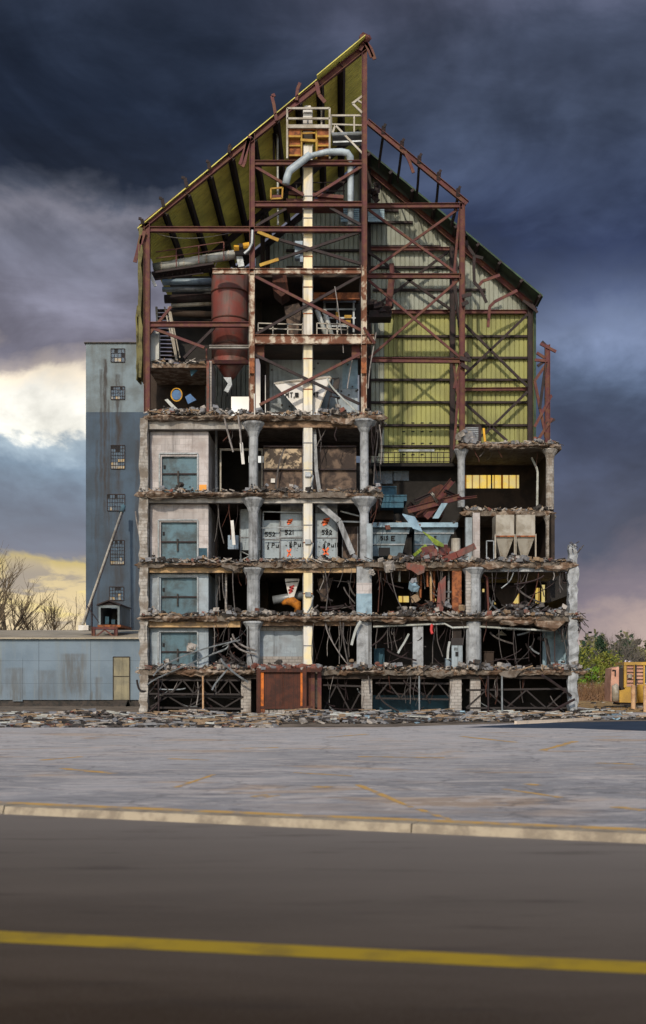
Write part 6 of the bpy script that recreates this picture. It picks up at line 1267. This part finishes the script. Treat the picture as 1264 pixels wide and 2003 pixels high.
# ground storey trusses and props
def truss(x0, y0, x1, y1, d, n, label, name='collapsed_truss', m='machine_dark'):
    mb = MB(); mb.bar(P(x0, y0, d), P(x1, y0 + jag(3), d), .12); mb.bar(P(x0, y1, d), P(x1, y1 + jag(3), d), .12)
    for i in range(n):
        a = x0 + (x1 - x0) * i / n; b = x0 + (x1 - x0) * (i + 1) / n; mb.bar(P(a, y0 if i % 2 else y1, d - .05), P(b, y1 if i % 2 else y0, d - .05), .09)
    single(mb, name, m, label, 'truss')
random.seed(5)
truss(290, 1330, 470, 1357, .2, 8, 'dark collapsed truss across the ground storey at the left'); truss(292, 1362, 476, 1384, .5, 5, 'lower dark collapsed truss behind the rubble at the left')
truss(735, 1336, 905, 1366, .6, 7, 'dark collapsed truss in the ground storey at the middle'); truss(912, 1350, 1108, 1385, .5, 5, 'dark collapsed truss in the ground storey at the right'); truss(632, 1340, 712, 1392, .6, 3, 'dark collapsed truss between the container and the next pillar')
for x, m_, lb in [(397, 'post_tan', 'thin yellowed prop standing before the left ground bay'), (310, 'dark_steel', 'thin dark prop near the left corner of the ground storey'), (820, 'galv', 'thin grey prop in the middle ground bay'), (955, 'dark_steel', 'thin dark prop right of the last ground pillar'), (982, 'galv', 'thin grey prop in the right ground bay')]:
    mb = MB(); mb.tube([P(x, 1322, -.35), P(x + .5, 1396, -.35)], .06, 6); single(mb, 'prop', m_, lb, 'prop')
random.seed(91)
for i in range(96):
    x0, x1, y0, y1, wh = [(735, 905, 1116, 1202, 'third storey between white pillar and flared column'), (945, 1108, 1116, 1202, 'third storey right of flared column'), (612, 695, 1116, 1202, 'third storey right of elevator leg'), (725, 905, 1225, 1304, 'second storey around grey pillar'), (945, 1055, 1225, 1304, 'second storey by the lamps'), (292, 480, 1322, 1392, 'ground storey left of rusty container'), (632, 905, 1322, 1392, 'ground storey right of rusty container'), (905, 1108, 1322, 1392, 'ground storey at right corner'), (416, 490, 1226, 1304, 'second storey beside lowest blue door')][i % 9]
    xa, ya = random.uniform(x0, x1), random.uniform(y0, y1); a = random.choice([.1, .5, .9, 2.4, 2.9]) + jag(.25); l_ = random.uniform(20, 75); xb, yb = min(max(xa + math.cos(a) * l_, x0), x1), min(max(ya + math.sin(a) * l_, y0), y1)
    m_ = random.choice(['dark_steel', 'machine_dark', 'cable', 'dark_steel', 'galv']); steep = abs(yb - ya) > abs(xb - xa)
    single(cable(xa, ya, xb, yb, random.uniform(0, 1.4), 2, random.choice([.03, .045, .06]), wob=.8), 'bent_rod', m_, ('steep ' if steep else 'low slanting ') + {'dark_steel': 'brown black', 'machine_dark': 'black', 'cable': 'grey', 'galv': 'pale grey'}[m_] + ' bent rod, ' + ('left side, ' if xa < (2 * x0 + x1) / 3 else 'right side, ' if xa > (x0 + 2 * x1) / 3 else 'middle, ') + wh, 'rod', 'bent rods ' + wh)
for x0, x1, py, lb in [(800, 905, 1202, 'dark heap of twisted scrap on the second slab beside the rust brown pillar'), (955, 1100, 1204, 'dark heap of twisted scrap on the second slab right of the flared column'), (810, 905, 1096, 'dark heap of twisted scrap among the crumpled girders on the third slab'), (420, 484, 1308, 'dark heap of scrap on the lowest slab beside the lowest blue door')]:
    mb = MB()
    for k in range(120):
        f = random.random(); x = x0 + (x1 - x0) * f; h = random.random() * 26 * math.sin(f * math.pi); c = P(x, py - h, random.uniform(.1, 2))
        if k % 3: a = Vector((jag(1), jag(.6), jag(.8))) * random.uniform(.2, .7); mb.bar(c - a, c + a, random.uniform(.03, .09), .04, mi=random.choice([0, 1, 2, 3]))
        else: mb.chunk(c, random.uniform(.15, .45), random.choice([1, 2, 4]))
    tag(mb.build('scrap_heap', ['dark_steel', 'machine_dark', 'cable', 'rust_dark', 'rubble_grey']), lb, 'scrap', kind='stuff')
# torn rebar whiskers on the broken corner (part of the building) and the slab ends
for i in range(30):
    if i < 12: x, y = random.uniform(1112, 1132), random.uniform(1064, 1085); dx, dy = jag(12), random.uniform(-16, -2)
    elif i < 20: x, y = random.uniform(1120, 1140), random.uniform(1195, 1225); dx, dy = random.uniform(2, 14), random.uniform(4, 24)
    else: x, y = random.uniform(736, 752), random.choice([968, 975, 818, 825]); dx, dy = jag(8), random.uniform(5, 22)
    mb = MB(); mb.tube([P(x, y, jag(.3)), P(x + dx * .5 + jag(2), y + dy * .6, jag(.3)), P(x + dx, y + dy, jag(.4))], .03, 4); part(mb, 'rebar', 'cable')
